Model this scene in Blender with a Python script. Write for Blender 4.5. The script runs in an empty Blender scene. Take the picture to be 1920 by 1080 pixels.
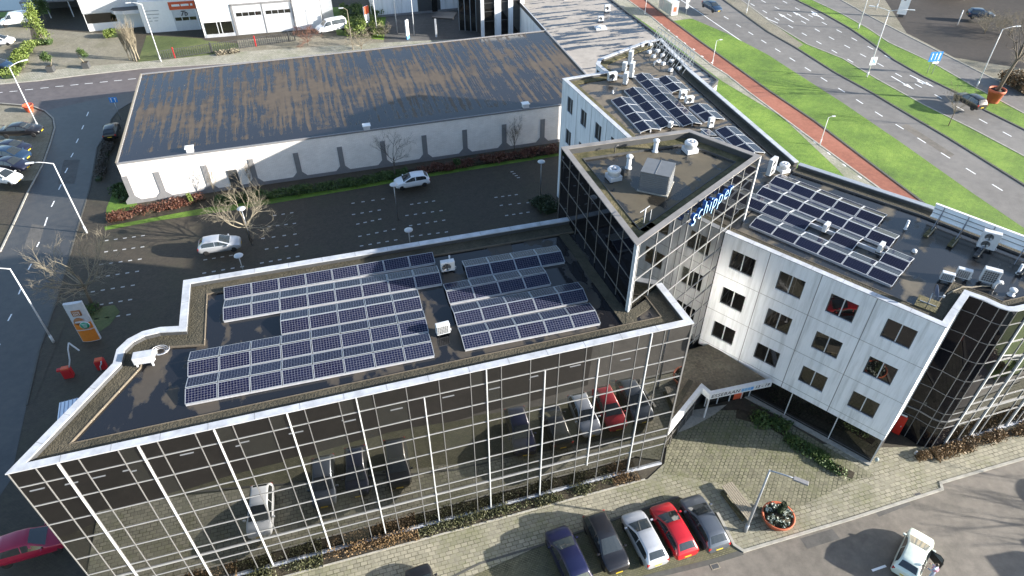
import bpy, math, random
from mathutils import Vector, Matrix
R=math.radians
scene=bpy.context.scene
COL=scene.collection
rnd=random.Random(7)
# ------------------------------------------------------------------ survey: photo pixel (1920x1080) -> world point on the plane z
FOC=1300.; PITCH=R(40.2); CAMH=44.
def ray(u,v):
    x=(u-960)/FOC; y=(540-v)/FOC
    return Vector((x, math.cos(PITCH)+y*math.sin(PITCH), -math.sin(PITCH)+y*math.cos(PITCH)))
def G(u,v,z=0.):
    d=ray(u,v); t=(z-CAMH)/d.z
    return Vector((d.x*t,d.y*t,z))
def V(*a): return Vector(a)
def unit(v): return v.normalized()
def flat(p,z): return Vector((p[0],p[1],z))
def hdir(a): return Vector((math.cos(R(a)),math.sin(R(a)),0))
def ang(p,q): return math.degrees(math.atan2(q[1]-p[1],q[0]-p[0]))
def onplane(u,v,P0,d):
    n=Vector((d.y,-d.x,0)); a=ray(u,v); o=Vector((0,0,CAMH))
    t=(P0-o).dot(n)/a.dot(n); q=o+a*t
    return (q-P0).dot(d), q.z
# ------------------------------------------------------------------ node materials
MATS={}
class NB:
    def __init__(s,name,world=False):
        s.world=world
        s.m=bpy.data.materials.new(name); s.m.use_nodes=True; s.t=s.m.node_tree; s.n=s.t.nodes
        s.b=s.n['Principled BSDF']
    def new(s,ty,**k):
        n=s.n.new(ty)
        for a,b in k.items(): setattr(n,a,b)
        return n
    def link(s,a,b): s.t.links.new(a,b)
    def coord(s,rot=0,scale=(1,1,1),world=False):
        c=s.new('ShaderNodeNewGeometry').outputs['Position'] if (world or s.world) else s.new('ShaderNodeTexCoord').outputs['Object']
        m=s.new('ShaderNodeMapping'); m.inputs['Rotation'].default_value=(0,0,R(rot)); s.link(c,m.inputs['Vector'])
        if tuple(scale)==(1,1,1): return m.outputs[0]
        k=s.new('ShaderNodeMapping'); k.inputs['Scale'].default_value=scale; s.link(m.outputs[0],k.inputs['Vector']); return k.outputs[0]
    def noise(s,vec,scale,detail=4,rough=.6):
        n=s.new('ShaderNodeTexNoise'); n.inputs['Scale'].default_value=scale; n.inputs['Detail'].default_value=detail; n.inputs['Roughness'].default_value=rough
        s.link(vec,n.inputs['Vector']); return n.outputs['Fac']
    def ramp(s,fac,stops):
        r=s.new('ShaderNodeValToRGB'); e=r.color_ramp.elements
        while len(e)<len(stops): e.new(.5)
        for i,(p,c) in enumerate(stops):
            e[i].position=p; e[i].color=(c[0],c[1],c[2],1) if hasattr(c,'__len__') else (c,c,c,1)
        s.link(fac,r.inputs[0]); return r.outputs[0]
    def mix(s,fac,a,b,mode='MIX'):
        m=s.new('ShaderNodeMix',data_type='RGBA',blend_type=mode)
        for sock,val in ((m.inputs['Factor'],fac),(m.inputs[6],a),(m.inputs[7],b)):
            if hasattr(val,'is_linked'): s.link(val,sock)
            elif hasattr(val,'__len__'): sock.default_value=(val[0],val[1],val[2],1)
            else: sock.default_value=val
        return m.outputs[2]
    def math(s,op,a,b=None,c=None):
        m=s.new('ShaderNodeMath',operation=op)
        for i,val in enumerate((a,b,c)):
            if val is None: continue
            if hasattr(val,'is_linked'): s.link(val,m.inputs[i])
            else: m.inputs[i].default_value=val
        return m.outputs[0]
    def bump(s,h,strength=.3,dist=.02):
        b=s.new('ShaderNodeBump'); b.inputs['Strength'].default_value=strength; b.inputs['Distance'].default_value=dist
        s.link(h,b.inputs['Height']); s.link(b.outputs[0],s.b.inputs['Normal'])
    def put(s,k,v):
        i=s.b.inputs[k]
        if hasattr(v,'is_linked'): s.link(v,i)
        elif hasattr(v,'__len__'): i.default_value=(v[0],v[1],v[2],1)
        else: i.default_value=v
def plain(name,c,rough=.5,metal=0.,ior=1.5,coat=0.,var=.12,vscale=3.,bump=0.):
    b=NB(name); co=b.coord(); f=b.noise(co,vscale,5,.65)
    b.put('Base Color',b.ramp(f,[(.25,[x*(1-var) for x in c]),(.75,[min(1,x*(1+var)) for x in c])]))
    b.put('Roughness',b.ramp(f,[(.2,max(0,rough*.85)),(.8,min(1,rough*1.15))])); b.put('Metallic',metal); b.put('IOR',ior); b.put('Coat Weight',coat); b.put('Coat Roughness',.04)
    if bump: b.bump(b.noise(co,vscale*12,3),bump,.01)
    MATS[name]=b.m; return b.m
def speckle(name,c1,c2,c3,s1=.25,s2=6.,s3=60.,rough=.8,bump=.3,dist=.02,rot=0,stretch=(1,1,1),wet=None,spread=.5):
    """three scales of noise: big stains, patches and grain"""
    b=NB(name,True); co=b.coord(rot,stretch)
    big=b.noise(co,s1,5,.6); mid=b.noise(co,s2,5,.65); fine=b.noise(co,s3,2,.6)
    k=b.math('ADD',b.math('MULTIPLY',big,.55),b.math('MULTIPLY',mid,.45))
    lo=.5-.22*spread; hi=.5+.22*spread
    c=b.ramp(k,[(lo,c1),(.5,c2),(hi,c3)])
    c=b.mix(.55,c,b.ramp(fine,[(.25,.55),(.75,1.35)]),'MULTIPLY')
    b.put('Base Color',c); b.put('Roughness',rough if wet is None else b.ramp(big,[(.4,wet),(.62,rough)]))
    b.bump(fine,bump,dist); MATS[name]=b.m; return b.m
def pavers(name,c1,c2,mortar,w,h,rot=0,moss=(.05,.065,.02),mossamt=.5,rough=.8,ms=.02,off=.5,s1=.22):
    b=NB(name,True); co=b.coord(rot)
    br=b.new('ShaderNodeTexBrick'); br.offset=off; br.squash=1
    b.link(co,br.inputs['Vector'])
    joint=b.math('MULTIPLY',br.outputs['Fac'],b.ramp(b.noise(co,.9,4,.7),[(.38,.25),(.62,1.)]))
    for k,v in (('Scale',1.),('Mortar Size',ms),('Mortar Smooth',.3),('Brick Width',w),('Row Height',h),('Bias',0.)): br.inputs[k].default_value=v
    br.inputs['Color1'].default_value=(*c1,1); br.inputs['Color2'].default_value=(*c2,1); br.inputs['Mortar'].default_value=(*[(p+q)/2 for p,q in zip(c1,c2)],1); tone=b.mix(joint,br.outputs['Color'],mortar)
    big=b.noise(co,s1,5,.65); mid=b.noise(co,2.3,5,.7); fine=b.noise(co,45,2)
    k=b.math('ADD',b.math('MULTIPLY',big,.6),b.math('MULTIPLY',mid,.4))
    c=b.mix(b.math('MULTIPLY',b.ramp(k,[(.48,0.),(.62,1.)]),mossamt),tone,moss)
    c=b.mix(.7,c,b.ramp(mid,[(.25,.6),(.75,1.3)]),'MULTIPLY'); c=b.mix(.4,c,b.ramp(fine,[(.3,.6),(.7,1.3)]),'MULTIPLY')
    b.put('Base Color',c); b.put('Roughness',rough)
    b.bump(b.math('SUBTRACT',1.,br.outputs['Fac']),.5,.012); MATS[name]=b.m; return b.m
def roofing(name,silt,wetc,rot,sx,sy,band=None,lo=.47,hi=.53,wrough=.07,wf=.6,ior=1.6,seams=0.):
    """bitumen roof: shiny wet film with dull dried silt lying in streaks (sx across, sy along)"""
    b=NB(name,True); co=b.coord(rot,(sx,sy,1)); c0=b.coord(rot)
    f=b.noise(co,1.,3,.5); g=b.noise(c0,.12,4,.6); g2=b.noise(c0,1.1,5,.7)
    k=b.math('ADD',b.math('MULTIPLY',f,wf),b.math('ADD',b.math('MULTIPLY',g,(1-wf)*.6),b.math('MULTIPLY',g2,(1-wf)*.4)))
    if seams:
        f2=b.noise(b.coord(rot,(5.5,.3,1)),1.,3,.6); k=b.math('ADD',b.math('MULTIPLY',k,.75),b.math('MULTIPLY',f2,.25))
        sx_=b.new('ShaderNodeSeparateXYZ'); b.link(c0,sx_.inputs[0]); k=b.math('ADD',k,b.math('MULTIPLY',b.math('SINE',b.math('MULTIPLY',sx_.outputs['X'],6.2832/1.05)),.022*seams))
        k=b.math('ADD',k,b.math('MULTIPLY',b.math('SINE',b.math('MULTIPLY',sx_.outputs['Y'],6.2832/8.3)),.02*seams))
    if band:
        s=b.new('ShaderNodeSeparateXYZ'); b.link(c0,s.inputs[0]); y=s.outputs['Y']
        for (y0,hw,amt) in band:
            d=b.math('DIVIDE',b.math('ABSOLUTE',b.math('SUBTRACT',y,y0)),hw)
            k=b.math('ADD',k,b.math('MULTIPLY',b.math('MAXIMUM',b.math('SUBTRACT',1.,d),0.),amt))
    m=b.ramp(k,[(lo,0.),(hi,1.)])
    fine=b.noise(c0,25,3)
    dry=b.mix(.6,silt,b.ramp(g2,[(.2,.55),(.8,1.35)]),'MULTIPLY'); dry=b.mix(.4,dry,b.ramp(fine,[(.3,.7),(.7,1.25)]),'MULTIPLY')
    b.put('Base Color',b.mix(m,wetc,dry)); b.put('Roughness',b.ramp(m,[(0,wrough),(.6,.75)]))
    b.put('IOR',ior)
    h=b.math('ADD',b.math('MULTIPLY',m,.5),b.math('MULTIPLY',fine,b.math('MULTIPLY',m,.5)))
    b.bump(h,.25,.01); MATS[name]=b.m; return b.m
def glass(name,c,ior,rough=.0,wav=.02):
    b=NB(name); b.put('Base Color',c); b.put('Roughness',rough); b.put('IOR',ior)
    co=b.coord(); b.bump(b.noise(co,.9,1),wav,.02); MATS[name]=b.m; return b.m
def leafmat(name,c1,c2,c3,rough=.6):
    b=NB(name); co=b.coord(); f=b.noise(co,1.4,4,.7); g=b.noise(co,14,2)
    c=b.ramp(f,[(.3,c1),(.5,c2),(.7,c3)]); c=b.mix(.5,c,b.ramp(g,[(.25,.5),(.75,1.5)]),'MULTIPLY')
    b.put('Base Color',c); b.put('Roughness',rough); MATS[name]=b.m; return b.m
def grassmat(name,dark,mid,light):
    b=NB(name,True); co=b.coord(); big=b.noise(co,.16,5,.6); md=b.noise(co,1.3,6,.75); fine=b.noise(co,9,4,.8); f2=b.noise(co,38,2)
    k=b.math('ADD',b.math('MULTIPLY',big,.45),b.math('ADD',b.math('MULTIPLY',md,.3),b.math('MULTIPLY',fine,.25)))
    c=b.ramp(k,[(.38,dark),(.5,mid),(.62,light)]); w1=b.noise(co,.55,6,.75); c=b.mix(b.math('MULTIPLY',b.ramp(w1,[(.57,0.),(.7,1.)]),.35),c,[dark[0]*1.9+.02,dark[1]*1.0+.01,dark[2]*1.5+.01]); mw=b.math('SINE',b.math('MULTIPLY',b.noise(b.coord(37,(1.1,.03,1)),1.,1),30.)); c=b.mix(.13,c,b.ramp(mw,[(0.,.7),(1.,1.3)]),'MULTIPLY'); c=b.mix(.75,c,b.ramp(f2,[(.25,.4),(.75,1.5)]),'MULTIPLY')
    b.put('Base Color',c); b.put('Roughness',.75); b.bump(b.math('ADD',fine,f2),.7,.08); MATS[name]=b.m; return b.m
def cells(name,lc=(.27,.28,.33),c1=(.004,.005,.02),c2=(.007,.008,.03)):
    b=NB(name); s=b.new('ShaderNodeSeparateXYZ'); b.link(b.new('ShaderNodeTexCoord').outputs['Object'],s.inputs[0])
    def lines(o,p,w):
        f=b.math('FRACT',b.math('ADD',b.math('DIVIDE',o,p),50.)); d=b.math('ABSOLUTE',b.math('SUBTRACT',f,.5)); return b.math('GREATER_THAN',d,.5-w/p/2)
    l=b.math('MAXIMUM',lines(s.outputs['X'],.165,.0078),lines(s.outputs['Y'],.157,.0078))
    v=b.new('ShaderNodeTexWhiteNoise',noise_dimensions='2D')
    q=b.new('ShaderNodeVectorMath',operation='FLOOR'); sc=b.new('ShaderNodeVectorMath',operation='MULTIPLY'); b.link(b.new('ShaderNodeTexCoord').outputs['Object'],sc.inputs[0]); sc.inputs[1].default_value=(1/.165,1/.157,1)
    b.link(sc.outputs[0],q.inputs[0]); b.link(q.outputs[0],v.inputs['Vector'])
    c=b.mix(v.outputs['Value'],c1,c2)
    oi=b.new('ShaderNodeObjectInfo'); c=b.mix(b.math('MULTIPLY',oi.outputs['Random'],.4),c,(.012,.02,.05))
    b.put('Base Color',b.mix(l,c,lc)); b.put('Roughness',.12); b.put('IOR',1.45); b.put('Specular IOR Level',.18); b.put('Coat Weight',.0); b.put('Coat Roughness',.1); MATS[name]=b.m
# colours are real-world albedos unless noted
FA=16.76   # bearing of the glass office front
plain('sill_white',(.5,.5,.5),.5); plain('white_metal',(.52,.54,.57),.35); plain('white_paint',(.78,.79,.8),.4,var=.05); plain('alu',(.55,.56,.6),.35,.4)
plain('cap_white',(.4,.42,.46),.45,var=.3,vscale=1.3); plain('coping_grey',(.2,.19,.185),.5,var=.25,vscale=1.); plain('mark_dull',(.4,.4,.4),.7); plain('mullion_white',(.52,.54,.56),.35,var=.05); plain('mullion_grey',(.15,.152,.155),.4,var=.06); plain('mullion_mid',(.27,.275,.28),.4,var=.06); plain('dish_blue',(.07,.1,.17),.5); plain('mullion_bronze',(.2,.19,.18),.4,.3)
plain('dark_wall',(.025,.025,.028),.4); plain('dark_grey',(.06,.062,.066),.5); plain('mid_grey',(.2,.2,.21),.6); plain('black',(.012,.012,.013),.45); plain('steel',(.3,.31,.33),.35,.7)
plain('galv',(.36,.385,.42),.45,.4); plain('louvre_grey',(.14,.15,.165),.5,.2); plain('concrete',(.3,.29,.26),.85,var=.25,vscale=4); plain('kerb',(.3,.29,.26),.85,var=.3,vscale=2); plain('kerb_dark',(.07,.07,.065),.8,var=.3)
plain('red_paint',(.45,.02,.025),.4); plain('orange_paint',(.62,.2,.03),.45); plain('red_orange',(.6,.1,.04),.45); plain('blue_sign',(.03,.22,.6),.4); plain('terracotta',(.42,.1,.045),.7,var=.2,vscale=1.5)
plain('letter_white',(.84,.89,.95),.35,var=.03); plain('letter_blue',(.006,.06,.24),.35); plain('letter_face',(.36,.58,.85),.3,var=.03); plain('ink',(.02,.02,.03),.5); plain('logo_blue',(.12,.3,.55),.4); plain('logo_green',(.02,.28,.17),.45); plain('logo_brown',(.3,.13,.05),.5)
plain('door_red',(.5,.02,.01),.5); plain('skin',(.5,.3,.22),.5,var=.05); plain('cloth_grey',(.28,.32,.42),.8); plain('cloth_pink',(.6,.3,.38),.8); plain('cloth_dark',(.02,.02,.03),.8); plain('hair',(.05,.035,.025),.6)
plain('wood_grey',(.25,.22,.17),.8,var=.3,vscale=9); plain('bark',(.12,.1,.075),.9,var=.3,vscale=6); plain('twig',(.17,.148,.11),.9,var=.3,vscale=4); plain('twig_pale',(.24,.21,.155),.9,var=.25,vscale=4); plain('twig_red',(.16,.075,.05),.9,var=.3,vscale=4); plain('twig_dark',(.075,.065,.055),.9,var=.3,vscale=4)
plain('tyre',(.015,.015,.016),.7); plain('rim',(.4,.41,.43),.3,.7); plain('plate',(.6,.42,.03),.45); plain('lamp_clear',(.6,.62,.65),.1); plain('tail_red',(.35,.01,.01),.2)
glass('car_glass',(.025,.03,.032),1.9,.03,0.); glass('car_glass_light',(.1,.115,.12),1.6,.05,0.)
glass('mirror_glass',(.004,.004,.003),3.3,0.,.008); glass('mirror_glass_blind',(.014,.015,.013),3.,0.,.008); glass('dark_glass',(.005,.005,.007),1.4); glass('window_glass',(.01,.0095,.009),1.75,.0,.03)
glass('bus_glass',(.25,.3,.3),1.6,.05)
def whitewall():
    b=NB('white_panel',True); co=b.coord(); f=b.noise(co,.5,5,.6)
    st=b.noise(b.coord(0,(1.5,1.5,.12)),1.6,5,.7)
    c=b.ramp(f,[(.3,(.72,.75,.79)),(.7,(.8,.82,.85))]); c=b.mix(b.ramp(st,[(.46,0.),(.75,.75)]),c,(.4,.42,.43))
    b.put('Base Color',c); b.put('Roughness',.5); MATS['white_panel']=b.m
whitewall()
def whitebrick():
    b=NB('white_brick',True); co=b.new('ShaderNodeTexCoord').outputs['Object']
    s=b.new('ShaderNodeSeparateXYZ'); b.link(b.coord(-16.4),s.inputs[0]); cb=b.new('ShaderNodeCombineXYZ'); b.link(s.outputs['X'],cb.inputs[0]); b.link(s.outputs['Z'],cb.inputs[1])
    br=b.new('ShaderNodeTexBrick'); b.link(cb.outputs[0],br.inputs['Vector'])
    for k,v in (('Scale',1.),('Mortar Size',.012),('Brick Width',.44),('Row Height',.14)): br.inputs[k].default_value=v
    br.inputs['Color1'].default_value=(.8,.755,.72,1); br.inputs['Color2'].default_value=(.86,.82,.79,1); br.inputs['Mortar'].default_value=(.66,.62,.58,1)
    f=b.noise(co,.7,5,.7); c=b.mix(.5,br.outputs['Color'],b.ramp(f,[(.3,.75),(.7,1.1)]),'MULTIPLY'); b.put('Base Color',c); b.put('Roughness',.8); MATS['white_brick']=b.m
whitebrick()
speckle('asphalt',(.06,.058,.055),(.085,.082,.078),(.11,.105,.1),.12,1.5,50,.75,.3,.01)
speckle('asphalt_warm',(.1,.09,.077),(.14,.125,.108),(.18,.16,.138),.1,1.2,50,.7,.3,.01)
speckle('asphalt_shaded',(.026,.021,.017),(.036,.029,.024),(.048,.039,.033),.1,1.2,50,.75,.3,.01)  # road asphalt with shade put into its colour
speckle('asphalt_violet',(.085,.072,.072),(.11,.095,.095),(.13,.112,.11),.08,1.,45,.6,.3,.01)
speckle('asphalt_shiny',(.038,.038,.04),(.05,.05,.052),(.066,.064,.062),.1,1.2,45,.42,.2,.01)
speckle('asphalt_road',(.125,.118,.112),(.155,.147,.14),(.185,.175,.165),.07,.9,45,.7,.25,.01)
speckle('cycle_red',(.2,.07,.045),(.26,.095,.06),(.31,.12,.08),.15,1.6,40,.75,.2,.01)
speckle('soil',(.018,.015,.01),(.035,.028,.018),(.06,.05,.03),.4,3,30,.95,.8,.05)
speckle('gravel',(.026,.024,.015),(.052,.046,.03),(.095,.08,.054),.35,3.,9.,.9,1.,.08,spread=.8)
speckle('gravel_coarse',(.05,.042,.03),(.12,.1,.07),(.24,.2,.14),.4,4.,5.5,.9,1.,.08,spread=.9)
speckle('moss_gravel',(.04,.042,.012),(.09,.08,.038),(.15,.125,.065),.5,2.,9.,.9,1.,.05,spread=.7)
pavers('paver_tile',(.31,.29,.225),(.215,.205,.157),(.07,.066,.042),.45,.3,-FA,(.1,.11,.04),.55,.85,.03)
pavers('paver_small',(.155,.145,.092),(.105,.1,.062),(.04,.042,.022),.24,.12,-FA,(.07,.075,.03),.6,.85,.022)
pavers('paver_plaza',(.22,.21,.145),(.15,.142,.1),(.035,.038,.018),.32,.3,-62,(.075,.085,.028),.7,.85,.035)
pavers('paver_dark',(.068,.055,.039),(.048,.039,.028),(.016,.016,.012),.22,.11,-FA,(.05,.05,.028),.5,.75,.015)
pavers('paver_yard',(.28,.255,.2),(.2,.185,.145),(.05,.05,.035),.22,.11,10,(.1,.1,.055),.5,.8,.015)
pavers('paver_path',(.36,.345,.29),(.27,.26,.215),(.07,.075,.05),.45,.3,50,(.12,.14,.07),.6,.8,.02)
grassmat('grass',(.045,.1,.008),(.1,.185,.016),(.175,.275,.035)); grassmat('grass_dull',(.04,.06,.015),(.075,.1,.03),(.13,.145,.05))
roofing('roof_warehouse',(.085,.064,.045),(.018,.016,.018),-16.4,2.1,.085,[(89.3,3.2,.12),(96.5,6,.04),(82,5.5,.035),(77.2,1.3,-.35)],.51,.595,.06,.45,1.6,1.)
roofing('roof_bitumen',(.05,.04,.03),(.011,.011,.013),-FA,.8,.3,None,.51,.55)
roofing('roof_tower',(.085,.07,.045),(.022,.02,.016),-20,.6,.45,None,.49,.515,.25)
roofing('roof_white_wing',(.1,.085,.062),(.02,.02,.021),41,.6,.3,None,.5,.58,.16)
roofing('roof_rear_wing',(.14,.115,.085),(.03,.028,.027),70,.9,.3,None,.465,.505,.2)
roofing('roof_annex',(.32,.29,.26),(.03,.032,.042),-16.4,.12,1.1,None,.46,.5,.08)
leafmat('leaf_green',(.02,.04,.01),(.045,.085,.018),(.09,.13,.03)); leafmat('leaf_dark',(.01,.02,.008),(.022,.04,.014),(.04,.06,.02)); leafmat('leaf_red',(.06,.022,.014),(.11,.04,.025),(.15,.075,.04)); leafmat('leaf_moss',(.035,.04,.016),(.07,.075,.03),(.12,.115,.055)); leafmat('leaf_brown',(.09,.055,.025),(.16,.1,.045),(.24,.16,.08)); leafmat('leaf_lime',(.07,.1,.015),(.12,.17,.03),(.2,.24,.06)); leafmat('flower_white',(.3,.34,.3),(.45,.5,.45),(.6,.65,.6))
cells('pv_cells'); cells('pv_cells_dark',(.07,.075,.1),(.008,.009,.02),(.011,.012,.03))
leafmat('water_plant',(.03,.05,.02),(.05,.08,.03),(.09,.11,.05))
plain('bounce_mirror',(.85,.84,.82),.2,1.,var=.02); b=NB('water'); b.put('Base Color',(.1,.13,.14)); b.put('Roughness',.08); b.bump(b.noise(b.coord(),.8,3),.06,.05); MATS['water']=b.m  # first material: near-mirror finish made up to throw sunlight onto the white wall
def car_paint(name,c,metal=.3,rough=.3):
    if name in MATS: return
    b=NB(name); b.put('Base Color',c); b.put('Metallic',metal); b.put('Roughness',rough); b.put('Coat Weight',.7); b.put('Coat Roughness',.05); MATS[name]=b.m
for n,c,me in (('paint_white',(.75,.77,.8),0),('paint_silver',(.5,.52,.56),.4),('paint_red',(.42,.012,.02),.1),('paint_blue',(.008,.01,.045),.2),('paint_black',(.012,.012,.015),.1),('paint_navy',(.015,.017,.035),.2),('paint_grey',(.1,.115,.14),.4),('paint_mint',(.6,.68,.62),.1),('paint_crimson',(.33,.012,.05),.2),('paint_petrol',(.02,.045,.09),.3)): car_paint(n,c,me)
# ------------------------------------------------------------------ mesh builder
class MB:
    def __init__(s): s.v=[]; s.f=[]; s.m=[]; s.sm=[]
    def add(s,vs,fs,mi=0,smooth=False):
        o=len(s.v); s.v+= [Vector(p) for p in vs]
        for f in fs: s.f.append([i+o for i in f]); s.m.append(mi); s.sm.append(smooth)
        return s
    def quad(s,a,b,c,d,mi=0): return s.add([a,b,c,d],[[0,1,2,3]],mi)
    def box(s,c,sz,rz=0,mi=0,M=None):
        x,y,z=[k/2 for k in sz]; vs=[Vector((i,j,k)) for k in (-z,z) for j in (-y,y) for i in (-x,x)]
        m=Matrix.Rotation(R(rz),3,'Z') if M is None else M
        vs=[Vector(c)+m@p for p in vs]
        return s.add(vs,[[0,2,3,1],[4,5,7,6],[0,1,5,4],[2,6,7,3],[0,4,6,2],[1,3,7,5]],mi)
    def frame(s,P,ex,ey,ez,x0,x1,y0,y1,z0,z1,mi=0):
        """box in a local frame"""
        vs=[P+ex*i+ey*j+ez*k for k in (z0,z1) for j in (y0,y1) for i in (x0,x1)]
        fs=[[0,2,3,1],[4,5,7,6],[0,1,5,4],[2,6,7,3],[0,4,6,2],[1,3,7,5]]
        if ex.cross(ey).dot(ez)<0: fs=[f[::-1] for f in fs]
        return s.add(vs,fs,mi)
    def bar(s,a,b,w,h=None,mi=0):
        a=Vector(a);b=Vector(b); h=h or w; d=b-a; L=d.length; ex=d/L
        up=Vector((0,0,1)) if abs(ex.z)<.95 else Vector((0,1,0)); ey=unit(up.cross(ex)); ez=ex.cross(ey)
        return s.frame(a,ex,ey,ez,0,L,-w/2,w/2,-h/2,h/2,mi)
    def prism(s,poly,z0,z1,mi=0,top=True,bot=True,mt=None):
        if sum(p[0]*q[1]-q[0]*p[1] for p,q in zip(poly,list(poly[1:])+[poly[0]]))<0: poly=list(poly)[::-1]
        n=len(poly); s.add([flat(p,z0) for p in poly]+[flat(p,z1) for p in poly],[[i,(i+1)%n,n+(i+1)%n,n+i] for i in range(n)],mi)
        if top: s.add([flat(p,z1) for p in poly],[list(range(n))],mi if mt is None else mt)
        if bot: s.add([flat(p,z0) for p in poly],[list(range(n))[::-1]],mi)
        return s
    def tube(s,pts,r,n=8,mi=0,caps=True,smooth=True):
        pts=[Vector(p) for p in pts]; rs=r if hasattr(r,'__len__') else [r]*len(pts); o=len(s.v); prev=None
        for i,p in enumerate(pts):
            d=unit((pts[min(i+1,len(pts)-1)]-pts[max(i-1,0)]))
            if prev is None: a=d.orthogonal().normalized()
            else: a=unit(prev-d*prev.dot(d))
            prev=a; c=d.cross(a)
            for k in range(n):
                t=2*math.pi*k/n; s.v.append(p+(a*math.cos(t)+c*math.sin(t))*rs[i])
        for i in range(len(pts)-1):
            for k in range(n):
                s.f.append([o+i*n+k,o+i*n+(k+1)%n,o+(i+1)*n+(k+1)%n,o+(i+1)*n+k]); s.m.append(mi); s.sm.append(smooth)
        if caps:
            s.f.append([o+k for k in range(n)][::-1]); s.m.append(mi); s.sm.append(False)
            e=o+(len(pts)-1)*n; s.f.append([e+k for k in range(n)]); s.m.append(mi); s.sm.append(False)
        return s
    def lathe(s,prof,c=(0,0,0),n=24,mi=0,smooth=True,axis=None):
        """prof: list of (r,z)"""
        o=len(s.v); c=Vector(c); M=Matrix.Identity(3) if axis is None else Vector((0,0,1)).rotation_difference(Vector(axis)).to_matrix()
        for r,z in prof:
            for k in range(n):
                t=2*math.pi*k/n; s.v.append(c+M@Vector((r*math.cos(t),r*math.sin(t),z)))
        for i in range(len(prof)-1):
            for k in range(n):
                s.f.append([o+i*n+k,o+i*n+(k+1)%n,o+(i+1)*n+(k+1)%n,o+(i+1)*n+k]); s.m.append(mi); s.sm.append(smooth)
        if prof[0][0]>1e-4: s.f.append([o+k for k in range(n)][::-1]); s.m.append(mi); s.sm.append(False)
        if prof[-1][0]>1e-4: e=o+(len(prof)-1)*n; s.f.append([e+k for k in range(n)]); s.m.append(mi); s.sm.append(False)
        return s
    def strip(s,line,d0,d1,z0,z1,mi=0,closed=False):
        """prism between two sideways offsets (left positive) of an open line"""
        a=offset(line,d0,closed); b=offset(line,d1,closed); n=len(a); R_=range(n if closed else n-1)
        for i in R_:
            j=(i+1)%n; vs=[flat(a[i],z0),flat(a[j],z0),flat(b[j],z0),flat(b[i],z0),flat(a[i],z1),flat(a[j],z1),flat(b[j],z1),flat(b[i],z1)]
            fs=[[0,3,2,1],[4,5,6,7],[0,1,5,4],[2,3,7,6]]
            if not closed and i==0: fs.append([0,4,7,3])
            if not closed and i==n-2: fs.append([1,2,6,5])
            s.add(vs,fs,mi)
        return s
    def build(s,name,mats,parent=None,bevel=0.,loc=None):
        me=bpy.data.meshes.new(name); L=Vector((0,0,0))
        if parent is not None and loc is None and parent.get('_w'): L=Vector(parent['_w'])
        if loc is not None: L=Vector(loc)
        me.from_pydata([tuple(p-L) for p in s.v],[],s.f)
        if not isinstance(mats,(list,tuple)): mats=[mats]
        for m in mats: me.materials.append(MATS[m])
        me.polygons.foreach_set('material_index',s.m); me.polygons.foreach_set('use_smooth',s.sm); me.update()
        o=bpy.data.objects.new(name,me); COL.objects.link(o)
        if parent is not None: o.parent=parent
        elif loc is not None: o.location=L
        if bevel:
            bv=o.modifiers.new('bevel','BEVEL'); bv.width=bevel; bv.segments=2; bv.limit_method='ANGLE'; bv.angle_limit=R(40)
        return o
def offset(line,d,closed=False):
    n=len(line); out=[]; P=[Vector((p[0],p[1],0)) for p in line]
    for i in range(n):
        ds=[]
        if closed or i>0: ds.append(unit(P[i]-P[i-1]))
        if closed or i<n-1: ds.append(unit(P[(i+1)%n]-P[i]))
        ns=[Vector((-q.y,q.x,0)) for q in ds]
        if len(ns)==1: m=ns[0]
        else: m=ns[0]+ns[1]; m=m*(1/max(.2,m.dot(ns[0])))
        out.append(P[i]+m*d)
    return out
def tag(o,label,cat,group=None):
    o['label']=label; o['category']=cat
    if group: o['group']=group
    return o
def thing(name,label,cat,loc=(0,0,0),rz=0,group=None,world=False):
    o=bpy.data.objects.new(name,None); COL.objects.link(o); o.location=loc; o.rotation_euler=(0,0,R(rz)); o.empty_display_size=.3
    if world: o['_w']=list(loc)
    return tag(o,label,cat,group)
def structure(o,kind='structure'): o['kind']=kind; return o
def copy_tree(o,parent=None):
    c=o.copy(); COL.objects.link(c); c.parent=parent
    for ch in list(o.children): copy_tree(ch,c)
    return c
def text(s,size,mats,parent,M,name='lettering',ext=.01,bold=0.,shear=0.,align='CENTER',spacing=1.,va='CENTER'):
    cu=bpy.data.curves.new(name,'FONT'); cu.body=s; cu.size=size; cu.extrude=ext; cu.shear=shear; cu.offset=bold; cu.align_x=align; cu.align_y=va; cu.space_character=spacing; cu.resolution_u=3
    t=bpy.data.objects.new('tmp',cu); COL.objects.link(t); bpy.context.view_layer.update()
    me=bpy.data.meshes.new_from_object(t.evaluated_get(bpy.context.evaluated_depsgraph_get())); bpy.data.objects.remove(t); bpy.data.curves.remove(cu)
    me.transform(M); me.materials.clear()
    mats=mats if isinstance(mats,(list,tuple)) else [mats]
    for m in mats: me.materials.append(MATS[m])
    if len(mats)>1:
        n=unit(M.to_3x3()@Vector((0,0,1)))
        for p in me.polygons: p.material_index=0 if p.normal.dot(n)>.7 else 1
    else:
        for p in me.polygons: p.material_index=0
    o=bpy.data.objects.new(name,me); COL.objects.link(o)
    if parent is not None: o.parent=parent
    return o
def facing(origin,ex,ez):
    """matrix: local x along ex, local y along ez (up), local z out of the surface"""
    ex=unit(Vector(ex)); ez=unit(Vector(ez)); n=ex.cross(ez)
    return Matrix.Translation(Vector(origin))@Matrix(((ex.x,ez.x,n.x,0),(ex.y,ez.y,n.y,0),(ex.z,ez.z,n.z,0),(0,0,0,1)))
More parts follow.
